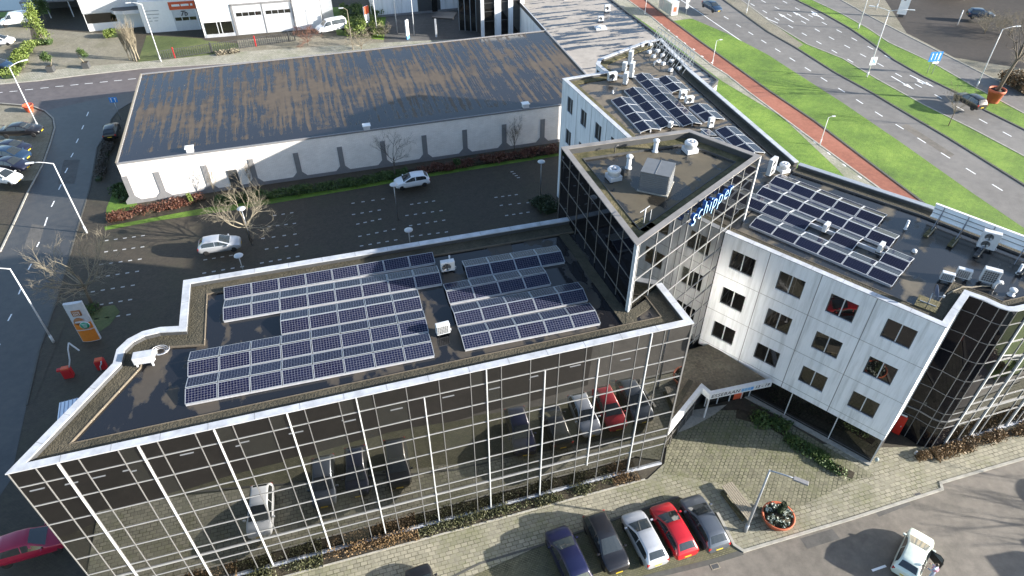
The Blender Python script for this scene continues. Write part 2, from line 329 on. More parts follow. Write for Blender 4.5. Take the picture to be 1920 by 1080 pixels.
# ------------------------------------------------------------------ ground, roads, pavements
def sheet(name,pts,z,mat,kind='structure'):
    mb=MB(); mb.add([flat(p,z) for p in pts],[list(range(len(pts)))]); o=mb.build(name,mat); structure(o,kind)
    me=o.data
    if me.polygons[0].normal.z<0: me.flip_normals()
    return o
def px(*l): return [G(u,v) for u,v in l]
def kerb(pts,mat='kerb',w=.18,h=.09,name='kerb'):
    mb=MB(); mb.strip(pts,-w/2,w/2,-.05,h); return structure(mb.build(name,mat))
def marks(segs,w,z,name='lane_marking',mat='white_paint'):
    """painted bars from a to b, width w"""
    mb=MB()
    for a,b in segs:
        d=unit(b-a); n=V(-d.y,d.x,0)*w/2; mb.quad(flat(a-n,z),flat(b-n,z),flat(b+n,z),flat(a+n,z))
    return structure(mb.build(name,mat))
sheet('ground',[V(-900,-600,0),V(900,-600,0),V(900,1500,0),V(-900,1500,0)],0,'paver_dark')
# left side street with the junction
Lk=[(-420,620),(-120,540),(0,473),(28,415),(53,360),(80,310),(95,268),(103,240),(100,222),(84,208),(60,199),(0,194),(-200,197),(-900,235)]
street=px(*Lk)+px((-900,190),(-200,172),(0,158),(70,152),(150,142),(265,128),(450,112),(640,103),(930,75),(1100,62))
street+=px((1010,70),(700,110),(440,140),(265,160),(250,190),(222,207),(208,225),(206,240),(182,277),(175,320),(168,355),(143,437),(107,560),(73,660),(50,760),(20,900),(-30,1080),(-160,1500))+[V(-60,-20,0)]
# upper street and side street are two sheets so that each keeps its own surface
sheet('road',px((-900,240),(-200,200),(0,194),(60,199),(84,208),(208,180),(256,172),(265,160),(440,140),(700,110),(1010,70),(1100,62),(930,75),(640,103),(450,118),(265,129),(150,142),(70,152),(0,158),(-200,172),(-900,190)),.006,'asphalt_violet')
sheet('road',px((84,208),(100,222),(103,240),(95,268),(80,310),(53,360),(28,415),(0,473),(-120,620),(-420,900))+[V(-75,10,0),V(-75,-40,0),V(-36,-40,0),V(-36.5,2,0),V(-37.5,13,0)]+px((20,900),(50,760),(73,660),(107,560),(143,437),(168,355),(175,320),(182,277),(206,240),(208,225),(222,207),(250,190),(256,172),(208,180)),.010,'asphalt_shiny')
kerb(px((0,473),(28,415),(53,360),(80,310),(95,268),(103,240),(100,222),(84,208),(60,199),(0,194),(-200,197)))
kerb(px((50,760),(73,660),(107,560),(143,437),(168,355),(175,320),(182,277),(206,240),(208,225),(222,207),(250,190)),'kerb_dark',.16,.05)
kerb(px((-300,180),(0,158),(70,152),(150,142),(265,129),(450,118),(640,103),(930,77)))
sheet('pavement',px((-300,180),(0,158),(70,152),(150,142),(265,129),(450,118),(640,103),(930,77),(930,70),(720,80),(450,97),(310,112),(150,126),(35,138),(0,144),(-300,164)),.02,'paver_path')
marks([(G(u,v),G(u+15,v-1.3)) for u,v in ((-10,174.5),(18,172),(47,168.7),(76,165.6),(104,162.6),(132,159.9),(159,157.2),(187,154.4),(214,151.6),(240,148.8))],.13,.014)
marks([(G(*a),G(*b)) for a,b in (((166,210),(162.5,218)),((157,235),(153.5,242.5)),((147,260),(143,268)),((137.5,287),(133,295)),((127,315),(122,324.5)),((115,346),(110,356)),((102,377),(96.5,388)),((89,407.5),(83.5,424)),((74,454),(69,463)),((59,495),(53,506)),((40,540),(35,552)),((22,589),(15,602)),((0,645),(-8,660)),((-27,705),(-36,725)))],.13,.018)
marks([(G(-60,160.5),G(31,153.5))],.12,.014)
# verge and beds left of the long hall
sheet('grass_verge',px((0,197),(58,202),(83,211),(97,223),(99,240),(91,268),(76,310),(62,338),(-60,345),(-60,197)),.012,'paver_yard')
sheet('pavement',px((206,240),(208,225),(222,207),(250,190),(262,180),(262,240),(225,300),(200,400),(190,455),(140,560),(105,650),(74,730),(60,760),(73,660),(107,560),(143,437),(168,355),(175,320),(182,277)),.014,'paver_dark')
sheet('grass_verge',px((218,345),(240,340),(262,395),(198,412),(200,390)),.02,'grass')
sheet('flower_bed',px((198,425),(205,405),(400,368),(420,372),(765,318),(1050,272),(1050,287),(770,330),(420,386),(395,388)),.016,'soil')
sheet('grass_verge',px((196,425),(395,388),(420,386),(770,330),(1050,287),(1050,292),(770,337),(440,394),(300,413),(197,432)),.014,'grass')
sheet('flower_bed',px((150,600),(190,575),(215,572),(225,585),(205,610),(160,640)),.012,'grass_dull')
# car-park bay marks (small white setts)
rows=[(200,451,268,442,5),(199,472,267,463,5),(190,496,262,486,5),(184,520,257,509,5),(174,547,249,535,5),(190,571,244,562,4),(181,598,241,590,4),(383,512,454,500,5),(385,487,433,479,4),(491,493,558,481,5),(500,467,556,459,4),(493,447,553,439,4),(505,425,552,419,4),(515,404,547,399,3),(662,381,718,373,4),(663,402,711,394,4),(671,420,712,411,4),(675,443,738,430,5),(678,461,742,450,5),(772,383,813,377,4),(763,404,827,395,5),(770,423,832,413,5),(773,443,837,435,5),(930,370,968,365,4),(940,385,990,380,4),(950,404,990,398,4),(960,322,972,333,4)]
mb=MB()
for u0,v0,u1,v1,n in rows:
    for i in range(n):
        t=i/(n-1); p=G(u0+(u1-u0)*t,v0+(v1-v0)*t); mb.box((p.x,p.y,.006),(.36,.16,.012),FA)
structure(mb.build('bay_marking','mark_dull'))
# forecourt in front of the glass offices
Bay=px((1240,880),(1300,870))
base=hdir(FA); fn=V(math.sin(R(FA)),-math.cos(R(FA)),0)
FP=G(13,887,14.5); FP.z=0
def ff(s,d): return flat(FP+base*s+fn*d,0)
sheet('road',[V(-38,-40,0),V(90,-40,0)]+px((2300,800),(2050,840),(1920,862),(1765,908),(1768,918),(1395,1035),(1340,1052),(1200,1086))+[V(0.2,19.4,0),V(-4.6,17.6,0),V(-9.9,16.4,0),V(-15.5,14.8,0),V(-21,13.7,0),V(-27,13.4,0),V(-32,11,0),V(-36,2,0)],.006,'asphalt_warm')
sheet('road',[V(-36,2,0),V(-36,-40,0),V(18,-40,0),V(20,14,0),V(11.5,22.3,0),V(0.2,19.4,0),V(-4.6,17.6,0),V(-9.9,16.4,0),V(-15.5,14.8,0),V(-21,13.7,0),V(-27,13.4,0),V(-32,11,0)],.008,'asphalt_shaded')  # same road as above, its shade and dim mirror image put into the colour
sheet('parking_bay',px((1200,1086),(1340,1052),(1395,1035),(1360,1000),(1340,960),(1270,930),(1017,1022))+[ff(2,7.6),V(-27,13.4,0),V(-21,13.7,0),V(-15.5,14.8,0),V(-9.9,16.4,0),V(-4.6,17.6,0),V(0.2,19.4,0)],.010,'paver_small')
sheet('pavement',[ff(-2,1.0),ff(36.6,1.05)]+px((1245,870),(1253,820),(1330,770),(1370,800),(1500,830),(1640,840),(1735,838),(1920,785),(2250,690),(2300,790),(2050,835),(1920,858),(1762,904),(1765,916),(1392,1032),(1362,1002),(1342,962),(1272,932),(1017,1022))+[ff(2,7.6),ff(-2,7.6)],.05,'paver_tile')
sheet('forecourt',px((1243,888),(1253,820),(1330,770),(1380,770),(1470,790),(1640,893),(1610,898),(1480,960),(1430,965),(1390,915)),.058,'paver_plaza')
kerb(px((2050,835),(1920,860),(1763,906),(1766,918),(1600,972),(1394,1034),(1376,1022),(1345,962)),'kerb',.2,.1)
kerb(px((1200,1086),(1340,1052),(1392,1036)),'kerb_dark',.35,.02)
kerb([ff(4,7.6)]+px((900,1057),(1017,1022),(1150,975),(1272,932)),'kerb_dark',.15,.07)
sheet('flower_bed',[ff(-1,.1),ff(36.2,.1),ff(36.2,1.0),ff(-1,1.0)],.055,'soil')
kerb([ff(-1,1.02),ff(36.4,1.02)],'kerb',.1,.1)
marks([(V(*a,0)-base*.5,V(*a,0)+base*.5) for a in ((-28.27,8.23),(-26.2,8.85),(-24.4,9.4),(-22.32,10.01),(-18.51,11.09),(-14.59,12.31),(-10.7,13.4),(-6.73,14.69),(-3.03,15.82),(1.03,17.01),(4.8,18.25),(8.21,19.07),(12.01,20.09),(16.11,21.65))],.13,.012)
marks([(G(1635,1070),G(1661,1061))],.16,.012)
sheet('lawn',[V(30,8,0),V(62,16,0),V(62,22.5,0),V(33,14.5,0)],.02,'grass')
# avenue on the right: footpath, cycle path, verges, carriageways
def P2(l): return [G(u,v) for u,v in l]
L1=[(1090,-40),(1180,23),(1212,45),(1247,70),(1297,110),(1355,153),(1467,220),(1570,317),(1640,395)]
L2=[(1120,-52),(1180,2),(1222,32),(1253,58),(1335,123),(1363,140),(1403,172),(1537,272),(1647,352),(1800,470)]
L3=[(1145,-50),(1210,0),(1252,33),(1313,78),(1347,102),(1397,138),(1440,169),(1527,227),(1673,337),(1720,372),(1900,520)]
L4=[(1190,-45),(1265,12),(1297,35),(1363,63),(1440,103),(1480,129),(1580,193),(1693,270),(1820,360),(1920,428),(2100,560)]
L5=[(1240,-28),(1277,0),(1317,27),(1397,82),(1440,110),(1480,135)]
L6=[(1310,-28),(1357,0),(1440,60),(1493,90),(1567,137),(1633,173),(1700,213),(1780,260),(1920,347),(2150,490)]
L7=[(1345,-25),(1390,0),(1447,43),(1513,83),(1580,110),(1647,150),(1733,197),(1820,240),(1920,293),(2150,420)]
L8=[(1445,-25),(1493,0),(1547,27),(1593,53),(1633,80),(1677,113),(1730,143),(1800,177),(1847,207),(1920,243),(2150,365)]
L9=[(1480,-22),(1523,0),(1580,27),(1627,53),(1667,80),(1747,117),(1827,163),(1920,213),(2150,335)]
L10=[(1530,-22),(1577,0),(1630,30),(1707,70),(1793,113),(1853,143),(1920,173),(2150,280)]
def band(name,a,b,z,mat): return sheet(name,P2(a)+P2(b)[::-1],z,mat)
sheet('grass_verge',P2(L1)+[V(40,48,0),V(26,55,0),V(20,80,0),V(28,95,0),V(15,135,0)],.014,'grass')
band('footpath',L1,L2,.02,'paver_path'); band('cycle_path',L2,L3,.024,'cycle_red'); band('grass_verge',L3,L4,.03,'grass')
sheet('bus_stop_pavement',P2([(1145,-50),(1210,0),(1252,33),(1258,40),(1299,35),(1265,12),(1190,-45)]),.045,'paver_path')
band('road',L4,L6,.008,'asphalt_road'); band('grass_verge',L6,L7,.03,'grass')
sheet('median_pavement',P2([(1310,-28),(1357,0),(1440,60),(1495,91),(1506,84),(1447,43),(1390,0),(1345,-25)]),.045,'paver_yard')
band('road',L7,L8,.010,'asphalt_road'); band('grass_verge',L8,L9,.03,'grass'); band('road',L9,L10,.010,'asphalt_road')
sheet('pavement',P2(L10)+[V(150,110,0),V(150,210,0),V(70,215,0)],.012,'paver_yard')
for l,m in ((L2,'kerb'),(L3,'kerb_dark'),(L6,'kerb_dark'),(L8,'kerb_dark'),(L10,'kerb'),(L9,'kerb'),(L7,'kerb')): kerb(P2(l),m,.22 if m=='kerb' else .3,.1 if m!='kerb' else .07)
z3=lambda l:[(1280+a/3,b/3) for a,b in l]
def along(l,half,w,z):
    c=P2(z3(l)); segs=[]
    for i,p in enumerate(c):
        d=unit(c[min(i+1,len(c)-1)]-c[max(0,i-1)]); segs.append((p-d*half,p+d*half))
    return segs
segs=along([(170,57),(245,100),(315,145),(383,188),(456,234),(535,283),(617,335),(704,390),(795,447),(893,507),(995,572),(1103,642),(1220,713),(1344,790),(1478,875),(1620,963),(1770,1055)],.75,.14,0)
segs+=along([(330,-10),(393,27),(462,66),(530,108),(607,150),(684,193),(766,240),(853,290),(943,342)],.7,.14,0)
segs+=along([(455,8),(530,45),(600,85),(680,125),(757,170),(837,215),(925,262),(1015,312),(1113,365),(1214,422),(1325,482),(1437,543),(1560,610),(1690,682),(1825,755)],.7,.14,0)
segs+=along([(575,12),(645,50),(720,90),(797,132),(880,175),(965,221),(1056,269),(1152,320)],.7,.14,0)
l5=P2(L5); segs+=[(l5[i],l5[i+1]) for i in range(len(l5)-1)]
marks(segs,.16,.016)
c=P2([(1190,15),(1200,17),(1210,25.5),(1226,36),(1240,46),(1254,57),(1269,69),(1284,81),(1301,92.5),(1317,106),(1335,118),(1353,133),(1371,147),(1391,162),(1412,178),(1433,194),(1454,210),(1477,228),(1502,247),(1528,267),(1554,288),(1583,310),(1612,332.5),(1644,356)])
segs=[]
for i in range(1,len(c)-1): d=unit(c[i+1]-c[i-1]); segs.append((c[i]-d*.3,c[i]+d*.3))
marks(segs,.2,.03)
def arrow(tail,tip,kind,z=.017):
    a=G(*tail);b=G(*tip); d=unit(b-a); n=V(-d.y,d.x,0); L=(b-a).length; mb=MB()
    def q(x,y): return flat(a+d*x*L+n*y,z)
    mb.add([q(0,-.1),q(.68,-.1),q(.68,.1),q(0,.1)],[[0,1,2,3]]); mb.add([q(.62,-.42),q(1,0),q(.62,.42)],[[0,1,2]])
    if kind: mb.add([q(.3,.1*kind),q(.42,.1*kind),q(.58,.5*kind),q(.5,.62*kind)],[[0,1,2,3]]); mb.add([q(.42,.72*kind),q(.72,.72*kind),q(.62,.28*kind)],[[0,1,2]])
    structure(mb.build('lane_arrow','white_paint'))
for a,b,k in (((1458.5,43.5),(1424,29),0),((1488,41.5),(1459,25),0),((1517,38.5),(1486,22),0),((1545,36.5),(1520,20),1),((1671,143),(1714,168),0),((1706,141),(1751,163.5),-1)): arrow(a,b,k)
# yards at the top
sheet('yard',px((35,138),(150,126),(255,118),(232,62),(170,62),(88,55),(62,85)),.012,'paver_yard')
sheet('yard',px((0,144),(35,138),(62,85),(52,35),(-60,38),(-120,150)),.010,'paver_yard')
sheet('lawn',px((258,118),(310,112),(450,97),(450,82),(385,76),(378,72),(275,66)),.012,'grass_dull')
sheet('yard',px((450,97),(720,80),(720,66),(610,62),(445,76)),.014,'paver_yard')
sheet('yard',px((720,80),(930,70),(905,20),(720,14)),.012,'asphalt')
sheet('grass_verge',px((-60,26),(0,23),(92,17),(95,26),(0,33),(-60,36)),.016,'grass')
sheet('canal',px((-400,26),(0,20),(60,19),(92,15),(88,-30),(60,-140),(-600,-140)),.006,'water')
sheet('grass_verge',px((618,14),(725,10),(720,75),(632,66)),.016,'grass')
sheet('yard',px((1640,-30),(1700,62),(1790,108),(1850,118),(1960,135),(2100,60),(1900,-60)),.018,'asphalt_shaded')  # shade over the yard is put into the asphalt colour

# repairs and stains in the road surfaces
for i,(pts,m) in enumerate((([(1500,1010),(1560,992),(1575,1010),(1514,1029)],'asphalt'),([(1640,960),(1700,938),(1708,946),(1648,969)],'asphalt'),([(120,300),(150,300),(140,345),(108,345)],'asphalt'),([(60,420),(84,424),(70,470),(44,466)],'asphalt'),([(1590,226),(1622,249),(1608,256),(1576,233)],'asphalt_warm'),([(1700,232),(1790,290),(1780,296),(1690,238)],'asphalt_warm'))):
    sheet('road_patch',px(*pts),.0125,m)
# ------------------------------------------------------------------ buildings
def bld(name,label,loc,cat='building',group=None): return thing(name,label,cat,loc,0,group,True)
def roofset(par,outer,full,zt,roofmat,gravel='gravel',pw=.42,gw=.95,drop=.45,capmat='cap_white',wallmat='dark_grey',cap=True,skipgravel=None):
    """membrane, gravel margin, parapet and coping along an open outer line (inside on its left)"""
    zr=zt-drop
    mb=MB(); mb.add([flat(p,zr) for p in full],[list(range(len(full)))]); o=mb.build('roof',roofmat,par)
    MB().strip(outer,.02,pw-.04,zr-.6,zt-.07).build('parapet',wallmat,par)
    m=MB(); m.strip(outer,-.05,pw,zt-.07,zt)
    o=m.build('coping',capmat,par)
    mj=MB(); L=[Vector((p[0],p[1],0)) for p in outer]
    for i in range(len(L)-1):
        d=L[i+1]-L[i]; n=int(d.length/2.45)
        if n<1: continue
        e=unit(d); nn=V(-e.y,e.x,0)
        for k in range(1,n+1): mj.frame(flat(L[i]+e*(d.length*k/(n+1)),zt+.001),e,nn,V(0,0,1),-.012,.012,-.05,pw,0,.004)
    if mj.v: mj.build('coping_joint','mid_grey',par)
    MB().strip(outer,pw-.04,pw+gw,zr-.02,zr+.1).build('gravel_margin',gravel,par)
    MB().strip(outer,pw+gw,pw+gw+.05,zr-.02,zr+.13).build('gravel_stop','bark',par)
def curtain(par,P0,d,bays,rows,z0,z1,gmat,mull,vw=.06,thick=(),tw=.1,proud=.05,hmat=None,blind=.0,hrow={},tdepth=.1,thickspan={},blindmat='mirror_glass_blind',tilt=.0045,tmat='mullion_white'):
    """glass panes between verticals at distances `bays` along d, horizontals at `rows`"""
    n=V(d.y,-d.x,0); up=V(0,0,1); zs=[z0]+sorted(r for r in rows if z0<r<z1)+[z1]
    for a,b in zip(bays[:-1],bays[1:]):
        mb=MB()
        for za,zb in zip(zs[:-1],zs[1:]):
            tx=rnd.uniform(-tilt,tilt); tz=rnd.uniform(-tilt,tilt); mi=1 if rnd.random()<blind else 0
            vs=[]
            for s,z in ((a,za),(b,za),(b,zb),(a,zb)):
                off=tx*(s-(a+b)/2)+tz*(z-(za+zb)/2); vs.append(flat(P0,0)+d*s+n*off+up*z)
            mb.quad(*vs,mi=mi)
        mb.build('glass_bay',[gmat,blindmat],par)
    for i,s in enumerate(bays):
        if i in thick:
            lo,hi=thickspan.get(i,(z0,z1)); MB().frame(flat(P0,0),d,n,up,s-tw/2,s+tw/2,-.02,tdepth,lo,hi).build('mullion',tmat,par)
        else: MB().frame(flat(P0,0),d,n,up,s-vw/2,s+vw/2,-.02,proud,z0+.01,z1-.002).build('mullion',mull,par)
    for r in rows:
        w=hrow.get(r,vw); MB().frame(flat(P0,0),d,n,up,bays[0]+.002,bays[-1]-.002,-.02,proud-.004 if r not in hrow else proud+.03,r-w/2,r+w/2).build('transom',hmat or mull,par)
def wall_grid(P0,d,L,z0,z1,wins,dep=.2):
    n=V(d.y,-d.x,0); up=V(0,0,1); B=flat(P0,0); mb=MB()
    ss=sorted({0,L}|{w[0] for w in wins}|{w[1] for w in wins}); zz=sorted({z0,z1}|{w[2] for w in wins}|{w[3] for w in wins})
    q=lambda s,z,o=0: B+d*s+n*o+up*z
    for a,b in zip(ss[:-1],ss[1:]):
        for c,e in zip(zz[:-1],zz[1:]):
            if any(w[0]<=a and b<=w[1] and w[2]<=c and e<=w[3] for w in wins): continue
            mb.quad(q(a,c),q(b,c),q(b,e),q(a,e))
    for a,b,c,e in wins:
        mb.quad(q(a,c,-dep),q(a,c),q(a,e),q(a,e,-dep)); mb.quad(q(b,c),q(b,c,-dep),q(b,e,-dep),q(b,e)); mb.quad(q(a,c,-dep),q(b,c,-dep),q(b,c),q(a,c)); mb.quad(q(a,e),q(b,e),q(b,e,-dep),q(a,e,-dep))
    return mb
def window(par,P0,d,w,dep=.12,gl='window_glass',two=True,fr='dark_grey',mul='mullion_white'):
    n=V(d.y,-d.x,0); up=V(0,0,1); B=flat(P0,0); a,b,c,e=w
    mb=MB(); f=.07
    for x0,x1,y0,y1 in ((a,b,c,c+f),(a,b,e-f,e),(a,a+f,c+f,e-f),(b-f,b,c+f,e-f)): mb.frame(B,d,n,up,x0,x1,-dep-.05,-dep+.04,y0,y1)
    o=mb.build('window',fr,par)
    g=MB(); t=rnd.uniform(-.006,.006); m=(a+b)/2
    for x0,x1 in (((a+f,m-.025),(m+.025,b-f)) if two else ((a+f,b-f),)):
        t=rnd.uniform(-.012,.012); q=lambda s,z: B+d*s+n*(-dep+t*(s-m))+up*z
        g.quad(q(x0,c+f),q(x1,c+f),q(x1,e-f),q(x0,e-f))
    g.build('pane',gl,o,loc=par['_w']).location=(0,0,0)
    if two: MB().frame(B,d,n,up,m-.035,m+.035,-dep-.03,-dep+.05,c+f,e-f).build('mullion',mul,o,loc=par['_w']).location=(0,0,0)
    return o
ZR=14.5
A=G(13,887,ZR);B=G(1300,605,ZR)
T0=V(7.42,33.05,0);T1=V(17.65,43.63,0);TB=V(13.36,47.58,0);TL=V(3.60,44.87,0)
C0=V(9.92,35.45,0)
BR=V(4.18,43.1,0)
lw=[BR]+[G(u,v,ZR) for u,v in ((345,526),(337,612),(300,614),(267,622),(240,636),(220,655),(213,681))]+[A,B,C0]
lfull=[flat(p,0) for p in lw]+[T0]
gl=bld('glass_office_building','long dark mirror-glass office wing with white mullions and a flat roof carrying two solar arrays',(A.x,A.y,0))
ins=offset(lw,.12); core=[flat(p,0) for p in ins]+[T0]
MB().prism(core,0,13.75,top=False).build('wall','dark_wall',gl)
roofset(gl,lw,lfull,ZR,'roof_bitumen')
# gravel margin against the tower and the boxed corner
MB().strip([V(9.0,34.5,0),T0+V(-.05,-.05,0),BR+V(-.1,-1.2,0)],.05,.75,13.95,14.12).build('gravel_margin','gravel',gl)
MB().strip([T0+V(.2,-.3,0),flat(A+(B-A)*.905,0)+V(-.3,1.3,0)],-.35,.35,13.95,14.13).build('gravel_margin','gravel',gl)
th=[2.28,6.06,9.82,13.6,17.35,21.1,24.85,28.5,32.0,35.4]
bays=[.0,1.25]
for i,s in enumerate(th):
    nx=th[i+1] if i+1<len(th) else 39.1; w=nx-s; bays+=[s,s+w*.25] + ([s+w*.745] if i<9 else [])
bays.append(38.15); bays=sorted(bays)
ti=[i for i,s in enumerate(bays) if s in th]
rows=[2.4,3.35,4.22,6.03,7.87,9.7,11.5,13.22]
spans={i:(0.15,14.42) for i in ti}
for k in (5,7,8): spans[ti[k]]=(.15,13.2)
spans[ti[8]]=(2.3,13.2)
curtain(gl,flat(A,0),base,bays,rows,.12,14.42,'mirror_glass','mullion_grey',.042,ti,.066,.045,'mullion_mid',.16,{3.35:.09},.1,spans)
sl=MB(); sl.frame(flat(A,0),base,fn,V(0,0,1),-.02,38.2,-.1,.14,-.05,.12); sl.build('sill','cap_white',gl)
eb=unit(flat(C0,0)-flat(B,0))
curtain(gl,flat(B,0),eb,[0,.95,1.9,2.85,4.],rows,3.4,14.42,'bounce_mirror','mullion_grey',.055,(),.1,.045,None,.1)  # end panes given a made-up mirror finish to bounce sun onto the white wing
# glass on the street side and back
for p,q in ((lw[7],lw[8]),(lw[0],lw[1]),(lw[1],lw[2])):
    dd=unit(flat(q-p,0)); L=flat(q-p,0).length; nb=max(2,int(L/1.85)); curtain(gl,flat(p,0),dd,[L*i/nb for i in range(nb+1)],rows,.12,14.42,'dark_glass','mullion_grey',.055,blind=.1)
m=MB()
for p,q in zip(lw[2:7],lw[3:8]): m.quad(flat(p,.1),flat(q,.1),flat(q,14.4),flat(p,14.4))
m.build('curved_glass','dark_glass',gl)
# ---- tower
ZT=19.42
tw=bld('glass_tower','tall kite-shaped dark glass tower block with gravel-edged roof and blue lettering on its front',(9,42,0))
kite=[T0,T1,TB,TL]
MB().prism(offset(kite,.1,True),0,ZT-.5,top=False).build('wall','dark_wall',tw)
m=MB(); m.add([flat(p,ZT-.62) for p in kite],[[0,1,2,3]]); m.build('roof','roof_tower',tw)
MB().strip(kite,.02,.3,ZT-1,ZT-.06,closed=True).build('parapet','dark_grey',tw)
MB().strip(kite,-.06,.36,ZT-.06,ZT,closed=True).build('coping','coping_grey',tw)
MB().strip(kite,.3,1.15,ZT-.7,ZT-.5,closed=True).build('gravel_margin','moss_gravel',tw)
MB().strip(kite,1.15,1.2,ZT-.7,ZT-.46,closed=True).build('gravel_stop','dark_grey',tw)
dt=unit(T1-T0); Lt=(T1-T0).length
tr=[3.9,5.7,7.5,9.3,11.1,12.9,14.65,16.5,18.3]
curtain(tw,T0,dt,[0,.26,2.12,3.95,5.82,7.5,9.2,10.9,12.5,Lt-.1],tr,3.45,ZT-.07,'mirror_glass','mullion_mid',.042,(0,9),.16,.05,None,.08,tdepth=.08)
dl=unit(T0-TL); Ll=(T0-TL).length
curtain(tw,TL,dl,[0.05,1.75,3.45,5.3,7.05,8.8,10.6,Ll-.12],[11.1,12.9,14.7,16.6,18.5],0,ZT-.07,'dark_glass','mullion_bronze',.05,(7,),.14,.04,None,.0,tdepth=.08)
for p,q in ((T1,TB),(TB,TL)):
    dd=unit(q-p); L=(q-p).length; curtain(tw,p,dd,[0,L/3,2*L/3,L],[16.5,18.3],13.9,ZT-.07,'dark_glass','mullion_bronze',.05)
# ---- front white wing
ZW=14.3
W0=G(1360,435,ZW);W1=G(1775,613,ZW);dw=unit(flat(W1-W0,0)); nw=V(dw.y,-dw.x,0); LW=(flat(W1-W0,0)).length
curve=[V(30.01,34.49,0),V(30.71,33.96,0),V(31.36,33.23,0),V(31.82,32.95,0),V(32.32,32.93,0),V(33.45,33.25,0)]
ds=hdir(17.1); SE=curve[-1]+ds*13
backp=[V(46.5,38.,0),V(41.5,37.6,0),G(1920,452,ZW),G(1745,385,ZW),G(1500,305,ZW)]
ww=bld('white_office_building','white-panelled office wing with staggered square windows, solar roof and dark glass corner',(27,38,0))
outl=[flat(W0,0),flat(W1,0)]+curve+[SE]
full=[T1+dt*-.6]+[p for p in outl]+[flat(p,0) for p in backp]
wins=[]
for zc in (12.27,8.73,5.15):
    for sc in (1.8,5.53,9.25,13.03): wins.append((sc-.95,sc+.95,zc-.83,zc+.83))
wl=wall_grid(W0,dw,LW,2.85,ZW-.08,wins)
B0=flat(W0,0)
for s in (3.6,7.35,11.05): wl.frame(B0,dw,nw,V(0,0,1),s-.03,s+.03,-.005,.004,2.86,ZW-.09,1)
for z in (10.5,6.95,3.42): wl.frame(B0,dw,nw,V(0,0,1),.01,LW-.01,-.005,.003,z-.018,z+.018,1)
# end fin and soffit
e2=unit(curve[0]-flat(W1,0)); P1=flat(W1,0)
wl.quad(flat(P1,2.85),flat(P1+e2*.01+(curve[0]-P1)*.98,2.85),flat(P1+(curve[0]-P1)*.98,ZW-.08),flat(P1,ZW-.08))
wl.quad(flat(B0,2.85),flat(B0-nw*1.2,2.85),flat(P1-nw*1.2,2.85),flat(P1,2.85))
wl.build('wall',['white_panel','mid_grey'],ww)
for w in wins: window(ww,W0,dw,w,.14)
inner=offset([flat(W0,0),flat(W1,0),curve[0],*curve[1:],SE],.35)
MB().prism([p for p in inner]+[flat(p,0) for p in backp]+[T1],2.9,ZW-.5,top=False).build('core','dark_wall',ww)
gf=offset([flat(W0,0),flat(W1,0)],.16)
lowpoly=[gf[0]-nw*.06,gf[1]-nw*.06-dw*.03,curve[0]-dw*.04]+offset(curve+[SE],.3)+[flat(p,0) for p in backp]+[T1]
MB().prism(lowpoly,0,2.9,top=False).build('ground_floor','dark_wall',ww)
curtain(ww,gf[0],dw,[4.6,8.3,11.9,LW-.06],[.35],.12,2.84,'window_glass','mullion_white',.07,(),.1,.05,'dark_grey',.12)
MB().frame(gf[0],dw,nw,V(0,0,1),4.2,LW,-.1,.4,0,.14).build('plinth','concrete',ww)
roofset(ww,outl,full,ZW,'roof_white_wing','gravel',.38,.8,.42)
bl=[flat(p,0) for p in backp]
MB().strip(bl,.02,.4,13.5,ZW-.07).build('parapet','dark_grey',ww); MB().strip(bl,-.05,.42,ZW-.07,ZW).build('coping','galv',ww)
MB().strip(bl,.4,1.3,13.85,14.0).build('gravel_margin','gravel',ww); MB().strip(bl,1.3,1.36,13.85,14.03).build('gravel_stop','dark_grey',ww)
m=MB()
for p,q in zip(bl[:-1],bl[1:]): m.quad(flat(p,0),flat(q,0),flat(q,ZW-.08),flat(p,ZW-.08))
m.build('rear_wall','white_panel',ww)
crow=[2.4,3.2,4.0,5.75,7.55,9.4,11.2,13.0]
for p,q in zip(curve[:-1],curve[1:]):
    dd=unit(q-p); L=(q-p).length; curtain(ww,p,dd,[0.0,L],crow,.1,ZW-.08,'dark_glass','mullion_grey',.04,(),.1,.04,'mullion_mid' if p is curve[-2] else 'mullion_grey',.0,{3.2:.1})
sb=[0,.02,1.25,2.41,3.3,5.15,6.06,7.0,8.9,9.8,10.7,12.6]
curtain(ww,curve[-1],ds,sb,[2.4,3.65,4.7,6.4,7.55,9.3,11.1,12.97],.12,ZW-.08,'mirror_glass','mullion_mid',.05,(1,3,6,9),.1,.05,None,.12,{3.65:.13},.1)
MB().frame(curve[-1],ds,V(ds.y,-ds.x,0),V(0,0,1),0,13,-.1,.14,-.05,.12).build('sill','cap_white',ww)
dc=unit(curve[1]-curve[0]); ncv=V(dc.y,-dc.x,0)
o=MB().frame(curve[0],dc,ncv,V(0,0,1),-.62,.5,.0,.1,.05,2.05).build('door','door_red',ww)
MB().frame(curve[0],dc,ncv,V(0,0,1),.3,.38,.1,.16,1.0,1.08).build('handle','alu',o,loc=ww['_w']).location=(0,0,0)
MB().frame(curve[0],dc,ncv,V(0,0,1),-.1,.4,.06,.1,2.12,2.26).build('sign_plate','white_paint',ww)
# ---- rear white wing
U=[(1178,258),(1055,147),(1135,134),(1118,120),(1122,110),(1210,77),(1240,72),(1297,132),(1497,303)]
UP=[G(u,v,ZW) for u,v in U]; UP=[flat(p,0) for p in UP]
rw=bld('white_rear_wing','white office wing behind the tower with tall narrow windows and a brown solar roof',(12,66,0))
d0=unit(UP[1]-UP[0]); r0=UP[1]; du=-d0; Lu=(UP[0]-UP[1]).length
uw=[]
for zc in (12.15,8.5,4.9):
    for sc in (2.0,5.12,8.25,11.4): uw.append((sc-.62,sc+.62,zc-.85,zc+.85))
